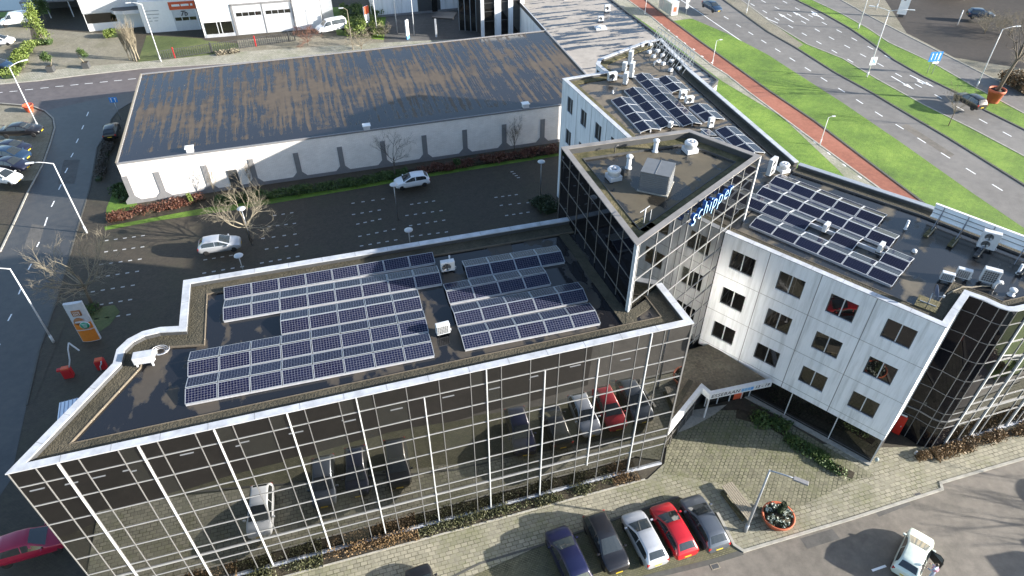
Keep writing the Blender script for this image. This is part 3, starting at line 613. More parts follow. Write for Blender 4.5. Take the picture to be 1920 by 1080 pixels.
# the visible wall runs from the far corner towards the tower
wl=wall_grid(r0,du,Lu,0.0,ZW-.08,uw)
for s in (3.6,6.7,9.8): wl.frame(flat(r0,0),du,V(du.y,-du.x,0),V(0,0,1),s-.03,s+.03,-.005,.004,.01,ZW-.09,1)
wl.build('wall',['white_panel','mid_grey'],rw)
for w in uw: window(rw,r0,du,w,.14)
loop=[V(4.4,46.4,0)] if False else []
ufull=[UP[1],UP[0],V(12.,47.7,0),T1+V(.3,.5,0),UP[8]]+[UP[7],UP[6],UP[5],UP[4],UP[3],UP[2]]
MB().prism([p+(V(13,62,0)-p)*.02 for p in ufull],0,ZW-.5,top=False).build('core','dark_wall',rw)
m=MB()
back=[UP[8],UP[7],UP[6],UP[5],UP[4],UP[3],UP[2],UP[1]]
for p,q in zip(back[:-1],back[1:]): m.quad(flat(p,0),flat(q,0),flat(q,ZW-.08),flat(p,ZW-.08))
m.build('rear_wall','white_panel',rw)
line=back[:]+[UP[0]]
mm=MB(); mm.add([flat(p,ZW-.4) for p in ufull],[list(range(len(ufull)))]); mm.build('roof','roof_rear_wing',rw)
MB().strip(line,.02,.34,13.4,ZW-.07).build('parapet','dark_grey',rw); MB().strip(line,-.05,.38,ZW-.07,ZW).build('coping','cap_white',rw)
MB().strip(line[2:],.34,1.1,13.85,14.0).build('gravel_margin','moss_gravel',rw); MB().strip(line[:3],.34,1.2,13.85,13.98).build('gravel_margin','gravel',rw); MB().strip(line[:3],1.2,1.26,13.85,14.02).build('gravel_stop','black',rw)
mm=MB().strip([UP[2]+V(.3,-.2,0),V(17.2,68.6,0)],-.12,.12,13.88,14.1); mm.build('roof_seam','cap_white',rw)
# ---- entrance canopy between the wings
ZC=3.4
en=bld('entrance_canopy','low white-edged entrance canopy with gravel roof and street name between the two office wings',(15,37,0),'canopy')
e0=V(11.40,31.9,0);e1=V(14.75,36.0,0);e2_=V(15.2,35.35,0);e3=V(20.35,36.7,0)
cp=[e0,e1,e2_,e3,V(16.4,41.,0),T0+dt*10,C0+V(.05,0,0),flat(B,0)+V(.05,.2,0)]
MB().prism(cp,ZC-.35,ZC-.12,mt=0).build('roof','gravel_coarse',en)
MB().strip([e0,e1,e2_,e3],-.04,.3,ZC-.52,ZC+.06).build('fascia','white_metal',en)
MB().strip([e0+V(.3,.15,0),e1+V(-.12,.5,0)],.5,.9,ZC-.14,ZC-.02).build('gravel_margin','gravel',en)
m=MB(); m.prism([V(11.4,32.9,0),V(14.6,36.9,0),V(15.6,37.6,0),V(19.3,38.2,0),V(16,41,0),T0+dt*9.5,C0],0,ZC-.36); m.build('entrance_wall','dark_wall',en)
de=unit(e1-e0); curtain(en,e0+V(-.1,.3,0),de,[0.2,1.4,2.6,3.8,5.0],[1.2],.05,ZC-.53,'window_glass','mullion_bronze',.06)
d3=unit(e3-e2_); curtain(en,e2_+V(.5,1.7,0),d3,[0,1.1,2.2,3.3,4.0],[2.2],.05,ZC-.53,'window_glass','mullion_white',.07)
n3=V(d3.y,-d3.x,0)
MB().frame(e2_,d3,n3,V(0,0,1),.28,.4,-.5,-.38,0.0,ZC-.53).build('column','white_metal',en)
MB().frame(e2_,d3,n3,V(0,0,1),3.5,4.3,-1.55,-1.5,0.1,2.3).build('poster','red_orange',en)
sheet_=MB().add([flat(p,.075) for p in (V(13.0,34.3,0),V(14.6,36.6,0),V(17.6,37.2,0),V(16.4,36.2,0),V(14.3,34.9,0))],[[0,1,2,3,4]]); sheet_.build('threshold','concrete',en)
ex=d3; o3=e2_+n3*.045
def fas(s,zz): return flat(o3+d3*s,ZC-.23+zz)
text('ESSEBAAN',.48,'ink',en,facing(fas(.12,0)-Vector(en['_w']),d3,(0,0,1)),'lettering',.006,.006,.15,'LEFT',1.14)
text('13 - 19',.44,'ink',en,facing(fas(3.86,0)-Vector(en['_w']),d3,(0,0,1)),'lettering',.006,.008,.15,'LEFT',1.)
for k in range(4): MB().frame(flat(o3,ZC-.23),d3,n3,V(0,0,1),2.7+k*.27,2.93+k*.27,-.004,.012,-.16,.16).build('logo_tile','logo_blue' if k!=3 else 'blue_sign',en)
# ---- lettering on the tower
sg=bld('lettering_sign','italic white and blue schipper lettering fixed along the upper edge of the glass tower',tuple(T0+dt*8.2+V(0,0,17)),'sign')
nt=V(dt.y,-dt.x,0); xs=[5.5,6.13,6.84,7.38,7.92,8.64,9.36,9.95]; hs=0.1
for k,(ch,x) in enumerate(zip('schipper',xs)):
    M=facing(flat(T0+dt*x+nt*.42,18.3 if k==0 else 18.5)-Vector(sg['_w']),dt,(0,0,1)); text(ch,1.85 if k==0 else 1.55,['letter_face','letter_blue'],sg,M@Matrix.Diagonal((.8,1,1,1)),'letter',.12,-.022,.14,va='TOP_BASELINE')
# ---- long white hall
HL=V(-43.55,67.1,0); hd=hdir(16.4); hp=hdir(106.4); HW=58.2; HD=24.9; ZH=5.2
wh=bld('white_hall','long low white-brick hall with dark pilasters and a wet streaked bitumen roof',tuple(HL))
HR=HL+hd*HW; HB=HL+hp*HD; HBR=HR+hp*HD
MB().prism([HL,HR,HBR,HB],0,ZH-.02,top=False).build('wall','white_brick',wh)
m=MB(); m.add([flat(p,ZH+.02) for p in (HL,HR,HBR,HB)],[[0,1,2,3]]); m.build('roof','roof_warehouse',wh)
MB().strip([HR,HBR,HB,HL],-.05,.16,ZH-.25,ZH+.14).build('roof_edge','mid_grey',wh); MB().strip([HB,HL],-.07,.12,ZH-.24,ZH+.17).build('roof_edge','wood_grey',wh)
MB().strip([HL,HR],-.06,.12,ZH-.14,ZH+.06).build('roof_edge','mid_grey',wh)
hn=V(hd.y,-hd.x,0)
up=V(0,0,1)
for k in range(12):
    s={0:.25,1:3.56}.get(k,3.56+(k-1)*5.1)
    if s>HW: break
    mb=MB(); w=.3; pr=.07
    pts=[(-w,.0),(-w-.55,.0),(-w-.55,.42),(-w-.0,1.0),(-w,3.57),(w,3.57),(w,1.0),(w+.55,.42),(w+.55,0),(w,0)]
    f=[flat(HL,0)+hd*(s+x)+up*z+hn*pr for x,z in pts]; bk=[p-hn*(pr+.02) for p in f]; n=len(f)
    mb.add(f+bk,[list(range(n))]+[[i,n+i,n+(i+1)%n,(i+1)%n] for i in range(n)]); mb.build('pilaster','mid_grey',wh)
MB().frame(flat(HL,0),hd,hn,up,.0,HW,-.02,.06,0,.42).build('plinth','mid_grey',wh)
o=MB().frame(flat(HL,0),hd,hn,up,10.9,12.0,-.02,.09,.1,2.5).build('door','dark_grey',wh)
# ---- low annex with pale roof
an=bld('low_annex','low flat-roofed annex with a pale puddled roof behind the white rear wing',(14,95,0))
a2=HBR+hp*40; ap=[HR+hd*.0,G(1333,175,4.6),G(1345,158,4.6),G(1180,32,4.6),G(1140,0,4.6)+V(-8,24,0),a2]; ap=[flat(p,0) for p in ap]
ap=[HR+hd*.02,V(25.2,85.2,0)]+ap[2:5]+[V(3,134,0)+hd*.3,HBR+hd*.02]
ap[5]=HBR+hp*27
MB().prism(ap,0,5.0,top=False).build('wall','white_panel',an)
m=MB(); m.add([flat(p,5.05) for p in ap],[list(range(len(ap)))]); m.build('roof','roof_annex',an)
MB().strip([ap[1],ap[2],ap[3],ap[4],ap[5],HBR],-.05,.22,4.6,5.25).build('coping','dark_grey',an); MB().strip([ap[4],ap[5],HBR,HR],-.03,.14,4.7,5.27).build('coping','alu',an)
# ---- buildings along the far street
def boxfront(mb,p,q,depth,z0,z1,mi=0):
    d=unit(q-p); n=V(-d.y,d.x,0); mb.frame(flat(p,0),d,n,up,0,(q-p).length,0,depth,z0,z1,mi)
def placed(p,q,s0,s1,z0,z1,out=.03):
    d=unit(q-p); n=V(d.y,-d.x,0); return MB().frame(flat(p,0),d,n,up,s0,s1,-.02,out,z0,z1)
g1=bld('white_garage_hall','bright white garage hall with two large sectional doors facing the street',(-43,125,0))
p=G(385,71.3);q=G(606,52.7); L=(q-p).length
m=MB(); boxfront(m,p,q,16,0,9.5,0); m.build('wall','white_paint',g1)
for s0 in (5.55,10.4):
    o=placed(p,q,s0,s0+4.7,.05,4.9,.06).build('garage_door','white_metal',g1); 
    for k in range(4): placed(p,q,s0+.35+k*1.05,s0+1.3+k*1.05,3.15,3.75,.075).build('door_window','window_glass',o,loc=g1['_w']).location=(0,0,0)
m=MB()
for a,b,c,e in ((5.2,5.5,0,5.2),(10.27,10.4,0,5.2),(15.12,15.4,0,5.2),(5.2,15.4,4.92,5.25)): 
    d=unit(q-p); m.frame(flat(p,0),d,V(d.y,-d.x,0),up,a,b,-.02,.12,c,e)
m.build('door_frame','mid_grey',g1)
placed(p,q,.4,4.9,.55,2.5,.05).build('window','window_glass',g1); placed(p,q,.2,5.1,0,.5,.06).build('plinth','cap_white',g1)
for s in (2.4,3.0): placed(p,q,s,s+.12,.55,2.5,.09).build('window_bar','white_metal',g1)
dd=unit(q-p)
placed(p,q,16.4,18.8,3.1,3.3,.04).build('lettering_panel','white_metal',g1)
g2=bld('white_workshop','white workshop with an orange fascia sign above door 7b',(-59,124,0))
p=G(275,62);q=G(378,55); L=(q-p).length
m=MB(); boxfront(m,p,q,12,0,5.2); m.build('wall','white_paint',g2)
m=MB(); boxfront(m,p+V(.4,2.5,0),q+V(-.8,2.5,0),9,5.2,9.5); m.build('upper_storey','white_paint',g2)
placed(p+V(.4,2.5,0),q+V(-.8,2.5,0),.3,6.6,5.4,8.6).build('window_band','window_glass',g2)
for s in (2.3,3.4,4.4): placed(p+V(.4,2.5,0),q+V(-.8,2.5,0),s,s+.15,5.4,8.6,.08).build('window_bar','white_metal',g2)
dd=unit(q-p); nn=V(dd.y,-dd.x,0)
o=placed(p,q,5.1,8.9,.05,3.5,.05).build('garage_door','white_metal',g2)
for k in range(3): placed(p,q,5.35+k*1.2,6.4+k*1.2,1.75,2.3,.07).build('door_window','window_glass',o,loc=g2['_w']).location=(0,0,0)
placed(p,q,4.9,9.2,3.6,4.9,.1).build('sign_fascia','red_orange',g2)
text('7b',1.2,'ink',g2,facing(flat(p,0)+dd*7+nn*.08+up*2.9-Vector(g2['_w']),dd,(0,0,1)),'house_number',.01,.02,.2)
for x0,x1 in ((5.4,6.7),(6.9,8.2),(8.45,8.8)): placed(p,q,x0,x1,4.15,4.5,.12).build('sign_stroke','white_paint',g2)
for i,(s,z,w) in enumerate(((.9,3.6,2.2),(1.0,3.0,2.0),(1.0,2.4,.5),(1.8,2.4,.9),(1.0,1.9,.6),(1.9,1.9,.6))): placed(p,q,s,s+w,z,z+.12,.03).build('sign_stroke','galv',g2)
g3=bld('white_street_office','white two-storey office with long dark window bands and a curved porch roof',(-71,126,0))
p=G(168,59);q=G(225,54); d_=unit(q-p); q=p+d_*11
m=MB(); boxfront(m,p,q,14,0,11); m.build('wall','white_paint',g3)
placed(p,q,.15,5.,1.3,2.9,.03).build('window_band','window_glass',g3); placed(p,q,0,8.2,5.6,8.6,.03).build('window_band','window_glass',g3); placed(p,q,0.,8.6,3.1,5.5,.25).build('spandrel','white_metal',g3)
cv=p+d_*7.6
m=MB(); m.prism([flat(cv+d_*x+V(d_.y,-d_.x,0)*y,0) for x,y in ((-2.6,.3),(-2.8,1.2),(-2.2,2.1),(-.8,2.5),(3.6,2.6),(3.6,.3))],3.1,3.7,mt=1); m.build('porch_roof',['white_metal','dark_grey'],g3)
MB().bar(flat(cv+d_*3+V(d_.y,-d_.x,0)*2.2,0),flat(cv+d_*3+V(d_.y,-d_.x,0)*2.2,3.1),.15).build('post','white_metal',g3)
g4=bld('dark_carport','open dark carport with thin posts beside the canal',(-84,128,0),'carport')
m=MB(); a=V(-88,129,0); 
MB().box((-84,131,3.0),(9,6,.3),10).build('roof','mid_grey',g4)
for x,y in ((-88,127.6),(-84,128.3),(-80.2,129),(-88.6,133),(-80.8,134.4)): MB().bar((x,y,0),(x,y,2.9),.14).build('post','white_metal',g4)
MB().box((-84,134,1.5),(9,.15,3),10).build('screen','dark_grey',g4)
g5=bld('grey_shed','pale grey ribbed shed at the far end of the parking yard',(-31,128,0),'shed')
m=MB(); boxfront(m,G(606,40),G(627,37),7,0,9); m.build('wall','galv',g5)
g6=bld('white_far_building','white building with a grey ribbed base behind the flagpoles',(-13,132,0))
p=V(-25,128.5,0);q=V(-7,133.5,0)
m=MB(); boxfront(m,p,q,10,0,9); m.build('wall','white_panel',g6); placed(p,q,8,12.2,0,9,.05).build('gate','dark_grey',g6); placed(p,q,0,18,0,.4,.08).build('plinth','mid_grey',g6); placed(p,q,10.6,11.6,.1,2.4,.09).build('window','window_glass',g6)
g7=bld('columned_entrance_block','entrance block with tall dark glazing between white columns at the hall corner',(-1,124,0))
p=V(-5.3,118.8,0);q=V(2.0,120.9,0)
m=MB(); boxfront(m,p,q,12,0,8.2); m.build('wall','dark_wall',g7)
for s0,s1 in ((.0,.55),(2.4,3.5),(4.8,5.6),(6.9,7.55)): placed(p,q,s0,s1,0,8.2,.35).build('column','white_panel',g7)
placed(p,q,-.1,7.7,8.0,11,.45).build('fascia','white_panel',g7)
for s0,s1 in ((.55,2.4),(3.5,4.8),(5.6,6.9)):
    o=placed(p,q,s0,s1,.1,8.0,.08).build('window','window_glass',g7)
    for z in (2.6,4.2,5.6): placed(p,q,s0,s1,z,z+.07,.12).build('window_bar','dark_grey',o,loc=g7['_w']).location=(0,0,0)
p2=V(-12,121,0)
m=MB(); boxfront(m,V(-9.3,122.3,0),V(-5.4,121.6,0),10,0,9); m.build('side_wing','window_glass',g7)
for x in (-9.2,-8.2,-7.2,-6.2): MB().bar((x,122.1-.18*(x+9.2),0),(x,122.1-.18*(x+9.2),9),.12).build('mullion','galv',g7)
MB().box((-11.5,120.2,3.2),(3.6,3,.25),-10).build('porch_roof','dark_wall',g7); MB().bar((-13,119.,0),(-13,119.,3.1),.3).build('post','white_metal',g7)
# ------------------------------------------------------------------ solar arrays
ORD=['first','second','third','fourth','fifth','sixth','seventh','eighth','ninth']
def make_panel(cm='pv_cells'):
    r=thing('solar_panel','x','solar panel')
    f=MB(); a,b=.86,.5
    for x0,x1,y0,y1 in ((-a,a,-b,-b+.035),(-a,a,b-.035,b),(-a,-a+.035,-b+.035,b-.035),(a-.035,a,-b+.035,b-.035)): f.frame(V(0,0,0),V(1,0,0),V(0,1,0),V(0,0,1),x0,x1,y0,y1,0,.04)
    f.build('frame','galv' if cm=='pv_cells' else 'white_metal',r)
    MB().add([V(-a+.03,-b+.03,.034),V(a-.03,-b+.03,.034),V(a-.03,b-.03,.034),V(-a+.03,b-.03,.034)],[[0,1,2,3]]).build('cells',cm,r)
    return r
PROTO={'pv_cells':make_panel(),'pv_cells_dark':make_panel('pv_cells_dark')}; FRESH=set(PROTO)
def panel(P,ex,ey,label,group):
    km='pv_cells' if 'glass' in group else 'pv_cells_dark'
    o=PROTO[km] if km in FRESH else copy_tree(PROTO[km])
    FRESH.discard(km)
    ez=ex.cross(ey); M=Matrix(((ex.x,ey.x,ez.x),(ex.y,ey.y,ez.y),(ex.z,ey.z,ez.z)))
    o.location=P; o.rotation_euler=M.to_euler(); tag(o,label,'solar panel',group)
RAILS={}
def tent(bl,br,tl,n,z,where,row,group,skip=(),h=.24,faces='fb',gap0=0):
    """row of panels leaning against each other: bl-br lower front edge, tl far edge at the left end"""
    a=G(*bl,z);b=G(*br,z);t=G(*tl,z); d=unit(b-a); pitch=(b-a).length/n
    across=t-a; across-=d*across.dot(d); D=across.length; c=unit(across)
    if D>2.16: D=2.12
    half=D/2
    shear=(t-a).dot(d)/across.length if across.length else 0
    for k in range(n):
        if k in skip: continue
        x=a+d*(pitch*(k+.5))
        for fc in faces:
            if fc=='f': e2=unit(c*half+V(0,0,h)); P=x+c*(half*.5)+V(0,0,h/2); lab='front-sloping'
            else: e2=unit(c*half-V(0,0,h)); P=x+c*(half*1.5)+V(0,0,h/2); lab='back-sloping'
            panel(P+d*shear*(half*.5 if fc=='f' else half*1.5)*0,d,e2,'%s solar panel, %s from left in the %s row %s'%(lab,ORD[k],row,where),group)
    # low support rails under the row
    up=V(0,0,1)
    SUP=RAILS.setdefault(group,MB())
    for y in (.04,half-.03,half+.03,D-.04):
        zz=.0; SUP.frame(a,d,c,up,.05,n*pitch-.05,y-.03,y+.03,-.12,-.02 if y in (.04,D-.04) else h-.07)
    for e in (0,n*pitch): # end cheeks
        m=[a+d*e+c*.02,a+d*e+c*(D-.02),a+d*e+c*half+up*(h-.02)]
gA='solar panels on the left glass office roof'
zA=14.2
wl_='of the left array'
tent((346,760),(816,668),(351,709),8,zA,wl_,'nearest',gA)
tent((351,708),(805,623),(357,660),8,zA,wl_,'second',gA)
tent((527,628),(793,580),(527,588),5,zA,wl_,'middle',gA)
tent((418,603),(830,533),(420,564),8,zA,wl_,'fourth',gA)
tent((420,563),(817,494),(422,525),8,zA,wl_,'farthest',gA,faces='f')
wr_='of the tower-side array'
gB='solar panels by the glass tower'
tent((871,657),(1127,607),(857,615),5,zA,wr_,'nearest',gB)
tent((857,612),(1103,564),(843,575),5,zA,wr_,'second',gB)
tent((843,571),(1034,534),(832,533),4,zA,wr_,'third',gB)
tent((877,523),(1060,492),(865,490),4,zA,wr_,'farthest',gB)
gC='solar panels on the white front wing'; wc='on the front wing'; zB=14.02
tent((1404,424),(1673,538),(1430,401),6,zB,wc,'nearest',gC)
tent((1386,382),(1695,511),(1404,357),7,zB,wc,'second',gC,skip=(3,5))
tent((1417,364),(1668,465),(1440,346),6,zB,wc,'third',gC)
tent((1441,344),(1646,424),(1463,327),5,zB,wc,'farthest',gC)
gD='solar panels on the rear white wing'; wd_='on the rear wing'; 
tent((1145,188),(1201,249),(1182,184),4,zB,wd_,'nearest',gD)
tent((1170,170),(1239,241),(1205,167),5,zB,wd_,'second',gD)
tent((1187,143),(1281,237),(1215,136),7,zB,wd_,'third',gD)
tent((1231,148),(1260,174),(1263,143),2,zB,wd_,'fourth',gD)
tent((1291,202),(1322,229),(1325,195),2,zB,wd_,'fifth',gD)
tent((1341,245),(1395,293),(1378,238),3,zB,wd_,'sixth',gD)
tent((1296,252),(1325,276),(1333,246),2,zB,wd_,'seventh',gD,faces='b')
for _g,_m in RAILS.items(): tag(_m.build('panel_rails','alu'),'low aluminium rails under the '+_g,'mounting rails')
# ------------------------------------------------------------------ rooftop plant
def ac_unit(loc,rz,label,w=.85,h=.62,d=.34,fans=1,grille=False,legs=.12,group='air conditioning units on the roofs'):
    """front (fan side) faces local -y"""
    r=thing('air_conditioner',label,'air conditioner',loc,rz,group)
    MB().box((0,0,legs+h/2),(w,d,h)).build('casing','white_metal',r,.02)
    if grille:
        m=MB(); m.box((-.04*w,-d/2-.004,legs+h/2),(w*.84,.012,h*.82)); o=m.build('coil','dark_grey',r); g=MB()
        for i in range(7): g.box((-.04*w-w*.4+i*w*.8/6,-d/2-.016,legs+h/2),(.016,.014,h*.82))
        for i in range(6): g.box((-.04*w,-d/2-.02,legs+h*.12+i*h*.76/5),(w*.84,.012,.014))
        g.build('grille','white_metal',o)
    else:
        for i in range(fans):
            cx=-.12*w if fans==1 else -.1*w; cz=legs+h*(.5 if fans==1 else (.28+.45*i)); rr=min(w*.34,h*.42) if fans==1 else min(w*.3,h*.21)
            m=MB(); m.lathe([(rr,0),(rr,.02),(rr*.94,.025),(rr*.94,.004),(.0,.004)],(cx,-d/2,cz),20,axis=(0,-1,0)); o=m.build('fan_grille','steel',r); g=MB()
            for k in range(5): a=R(72*k); g.bar((cx,-d/2-.012,cz),(cx+rr*.9*math.cos(a),-d/2-.012,cz+rr*.9*math.sin(a)),rr*.3,.008)
            g.build('fan_blade','dark_grey',o)
    for sx in (-1,1): MB().box((sx*w*.36,0,legs/2),(.07,d*1.25,legs)).build('foot','black',r)
    MB().tube([(w/2,.05,legs+.15),(w/2+.09,.05,legs+.12),(w/2+.1,.06,.03)],.022,6).build('pipe','white_metal',r)
    return r
zl=14.05
def on(u,v,z): p=G(u,v,z); return (p.x,p.y,z)
ac_unit(on(840,508,zl),16,'white air conditioner standing behind the left solar array near the far parapet',.95,.75,.4)
ac_unit(on(831,626,zl),20,'white air conditioner with dark grille between the two solar arrays',.85,.75,.36,grille=True)
r=thing('air_conditioner','white low box on legs with a coiled hose beside the curved parapet','air conditioner',on(275,682,zl),14)
MB().box((0,0,.55),(1.1,.62,.5)).build('casing','cap_white',r,.02); m=MB()
for sx in (-.42,.42):
    for sy in (-.24,.24): m.box((sx,sy,.15),(.09,.09,.3))
m.build('leg','white_metal',r)
r=thing('hose_coil','white insulated hose coiled loosely on the roof beside the low white box','hose',on(302,660,zl))
m=MB(); pts=[(math.cos(t*.5)*(.25+.008*t),math.sin(t*.5)*(.22+.007*t),.06+.004*t) for t in range(40)]; m.tube(pts,.02,6); m.build('hose','alu',r); MB().box((-.35,-.15,.12),(.35,.3,.24),25).build('junction_box','white_metal',r,.02)
ac_unit(on(1443,328,14.0),48,'tall white air conditioner with two fans by the tower corner',.95,1.45,.36,2)
ac_unit(on(1546,434,14.0),-42+90,'slim white air conditioner in the gap of the front wing solar rows',.7,.62,.3)
ac_unit(on(1648,472,14.0),-42+90,'slim white air conditioner by the last panel of the front wing',.7,.62,.3)
ac_unit(on(1846,466,13.95),-30,'large white air conditioner with two fans in front of the billboard',1.15,1.35,.45,2)
ac_unit(on(1772,527,13.95),-28,'smallest of three grille-backed air conditioners beside the dish',.8,.6,.34,grille=True)
ac_unit(on(1802,522,13.95),-28,'middle of three grille-backed air conditioners beside the dish',.9,.7,.34,grille=True)
ac_unit(on(1850,530,13.95),-28,'largest of three grille-backed air conditioners beside the dish',1.05,1.05,.42,grille=True)
for (u,v,l,w,h) in ((1147,152,'boxy white air conditioner nearest the far left corner of the rear wing',.95,.85),(1172,158,'tall slim white air conditioner standing end-on at the rear wing',.75,1.15),(1183,145,'tall slatted white unit behind the end-on air conditioner',.8,1.5),(1181,121,'white tower unit standing farthest back on the rear wing',.75,1.4),(1170,134,'small blue-sided white unit between the rear wing cooling towers',.6,.9)):
    ac_unit(on(u,v,13.95),20 if u<1150 else 70,l,w,h,.42)
ac_unit(on(1279,186,13.95),15,'white unit standing behind the two-panel solar row of the rear wing',.7,.8,.4)
ac_unit(on(1291,194,13.95),15,'square white box unit beside the rear wing solar rows',.85,.65,.4)
ac_unit(on(1331,240,13.95),20,'narrow white unit with a bent pipe near the tower parapet',.5,.95,.35)
ac_unit(on(1256,240,13.95),60,'small white unit at the end of the rear wing solar rows',.5,.5,.35)
def mushroom(loc,label,s=1.,base=True):
    r=thing('roof_fan',label,'roof fan',loc,20,'mushroom roof fans')
    if base: MB().box((0,0,.18*s),(.95*s,.95*s,.36*s)).build('kerb_box','white_metal',r,.02)
    MB().lathe([(.42*s,.36*s),(.46*s,.4*s),(.46*s,.62*s),(.5*s,.66*s),(.5*s,.78*s),(.4*s,.9*s),(.2*s,.86*s),(.18*s,.7*s),(0,.7*s)],(0,0,0),24).build('cowl','white_metal',r)
    MB().lathe([(.17*s,.88*s),(.12*s,.95*s),(0,.97*s)],(0,0,0),16).build('motor_cap','alu',r); return r
mushroom(on(1150,335,ZT-.6),'white round roof fan on the tower with a grey box leaning beside it',.95)
mushroom(on(1293,284,ZT-.6),'white round roof fan near the far corner of the tower roof',.95)
mushroom(on(1468,321,13.95),'white round roof fan beside the twin-fan air conditioner',.85)
def vent(loc,label,h=1.,r0=.15,cap=True,bend=False):
    r=thing('vent_pipe',label,'vent pipe',loc,0,'vent pipes on the roofs')
    if bend: MB().tube([(0,0,0),(0,0,h*.6),(.06,0,h*.85),(.2,0,h*.98),(.36,0,h*.9),(.42,0,h*.7)],r0,10).build('pipe','white_metal',r)
    else:
        MB().lathe([(r0*1.5,0),(r0*1.5,.05),(r0,.08),(r0,h)],(0,0,0),14).build('pipe','white_metal',r)
        if cap: MB().lathe([(r0*1.2,h-.12),(r0*1.45,h-.08),(r0*1.45,h+.02),(r0*1.1,h+.08),(0,h+.09)],(0,0,0),14).build('cap','white_metal',r)
    return r
zt=ZT-.62
vent(on(1178,315,zt),'white capped pipe nearest the grey louvred box on the tower',.95,.17)
vent(on(1228,284,zt),'white capped pipe near the far parapet of the tower',.9,.17)
vent(on(1697,430,13.9),'thin white pipe leaning out of the wet roof right of the solar rows',.8,.09,False)
vent(on(1908,513,13.9),'thin white pipe at the far right of the front wing roof',.8,.1,False)
vent(on(1862,540,13.9),'fat white bent pipe beside the largest grille-backed unit',.55,.12,False,True)
vent(on(1895,553,13.9),'short pale green capped vent by the corner parapet',.45,.17)
vent(on(843,488,14.05),'small white pipe behind the far air conditioner of the glass office',.4,.06,False)
vent(on(1226,123,13.9),'small white bent vent beside the concrete blocks of the rear wing',.5,.1,False,True)
vent(on(1714,472,13.9),'low pale roof drain cap in a puddle ring right of the panels',.1,.12)
vent(on(1149,175,13.9),'tiny white stub pipe on the brown rear wing roof',.3,.07,False)
r=thing('louvred_roof_box','grey metal box with louvred sides in the middle of the tower roof','roof ventilation box',on(1229,350,zt),-22)
MB().box((0,0,.75),(1.9,1.9,1.46)).build('casing','louvre_grey',r,.02); m=MB()
for i in range(9):
    for a in (0,90,180,270): M=Matrix.Rotation(R(a),3,'Z'); m.box(M@V(0,-.965,.2+i*.14),(1.8,.05,.035),M=M@Matrix.Rotation(R(-25),3,'X'))
m.build('louvre','louvre_grey',r); MB().box((0,0,.03),(2.1,2.1,.1)).build('base','concrete',r); m=MB(); m.box((0,0,1.5),(1.96,1.96,.04)); m.box((0,0,1.53),(.05,1.96,.03)); m.build('lid','louvre_grey',r)
r=thing('roof_bracket','small dark pipe bracket standing at the back of the tower roof','bracket',on(1152,288,zt)); m=MB(); m.tube([(0,0,0),(0,0,.5),(.05,.03,.62),(.25,.1,.65)],.04,6); m.build('post','dark_grey',r)
r=thing('antenna_mast','short white antenna mast on mossy slabs at the front corner of the tower','antenna',on(1206,424,zt),40)
m=MB()
for x in (-.3,.3):
    for y in (-.3,.3): m.box((x,y,.06),(.56,.56,.12))
m.build('ballast_slab','moss_gravel',r); MB().tube([(0,0,.1),(0,0,1.3)],.04,6).build('mast','white_metal',r); m=MB(); m.bar((-.5,0,1.25),(.5,.1,1.25),.03); m.bar((.6,0,.1),(.6,0,1.),.025); m.bar((0,0,.8),(.3,.2,.3),.03); m.build('aerial','white_metal',r)
r=thing('roof_grille_panel','dark upright panel leaning beside the tower roof fan','panel',on(1166,330,zt),30); MB().box((0,0,.3),(.08,.35,.6)).build('panel','dark_grey',r)
# dish
r=thing('satellite_dish','blue-grey satellite dish on four mossy paving slabs by the roof notch','satellite dish',on(1738,572,13.93),-38)
m=MB()
for x in (-.34,.34):
    for y in (-.34,.34): m.box((x,y,.08),(.64,.64,.1))
m.build('ballast_slab','moss_gravel',r); m=MB(); m.tube([(0,0,.1),(0,.15,.9)],.04,6); m.bar((-.5,0,.15),(.5,0,.15),.05); m.build('mast','galv',r)
MB().lathe([(0,0),(.2,.02),(.36,.07),(.46,.13),(.465,.15),(.36,.085),(.2,.035),(0,.015)],(0.05,.2,1.05),24,axis=(.9,.35,.25)).build('dish','dish_blue',r); MB().tube([(.1,.1,.75),(.62,-.2,1.2)],.025,6).build('feed_arm','galv',r); MB().box((.62,-.2,1.22),(.12,.12,.16)).build('feed_horn','white_metal',r)
r=thing('hose_coil','pale insulated pipes snaking from the bent pipe to the dish','hose',on(1800,545,13.93)); p0=V(*on(1800,545,13.93)); m=MB()
for k in (0,.12): m.tube([V(*on(u,v+k*10,14.0+k*.3))-p0 for u,v in ((1776,551),(1790,543),(1805,537),(1822,538),(1842,535),(1860,536))],.03,6)
m.build('hose','wood_grey',r)
# billboard frame seen from behind
b0=G(1745,404,14.4);b1=G(1990,498,14.4); bd=unit(flat(b1-b0,0)); bn=V(-bd.y,bd.x,0)
bb=bld('roof_billboard','pale blue back of a long billboard on a dark strutted frame at the roof edge',(b0.x,b0.y,13.9),'billboard')
o0=flat(b0,0)+bn*.1
MB().frame(o0,bd,bn,V(0,0,1),0,11.5,0,.08,14.35,15.35).build('panel','letter_white',bb); MB().frame(o0,bd,bn,V(0,0,1),-.03,11.53,-.06,.14,15.35,15.42).build('top_rail','white_paint',bb); MB().frame(o0,bd,bn,V(0,0,1),-.03,11.53,-.06,.14,14.28,14.35).build('bottom_rail','white_paint',bb)
for z in (14.68,15.05): MB().frame(o0,bd,bn,V(0,0,1),0,11.5,-.07,-.02,z-.018,z+.018).build('rail','steel',bb)
for i,s in enumerate((.65,2.35,4.1,6.3,7.1,9,10.5)): 
    MB().bar(o0+bd*s-bn*.1+V(0,0,13.95),o0+bd*s-bn*.1+V(0,0,15.38),.045).build('post','steel',bb); MB().bar(o0+bd*s-bn*.12+V(0,0,15.1),o0+bd*s-bn*1.5+V(0,0,13.98),.045).build('brace','steel',bb)
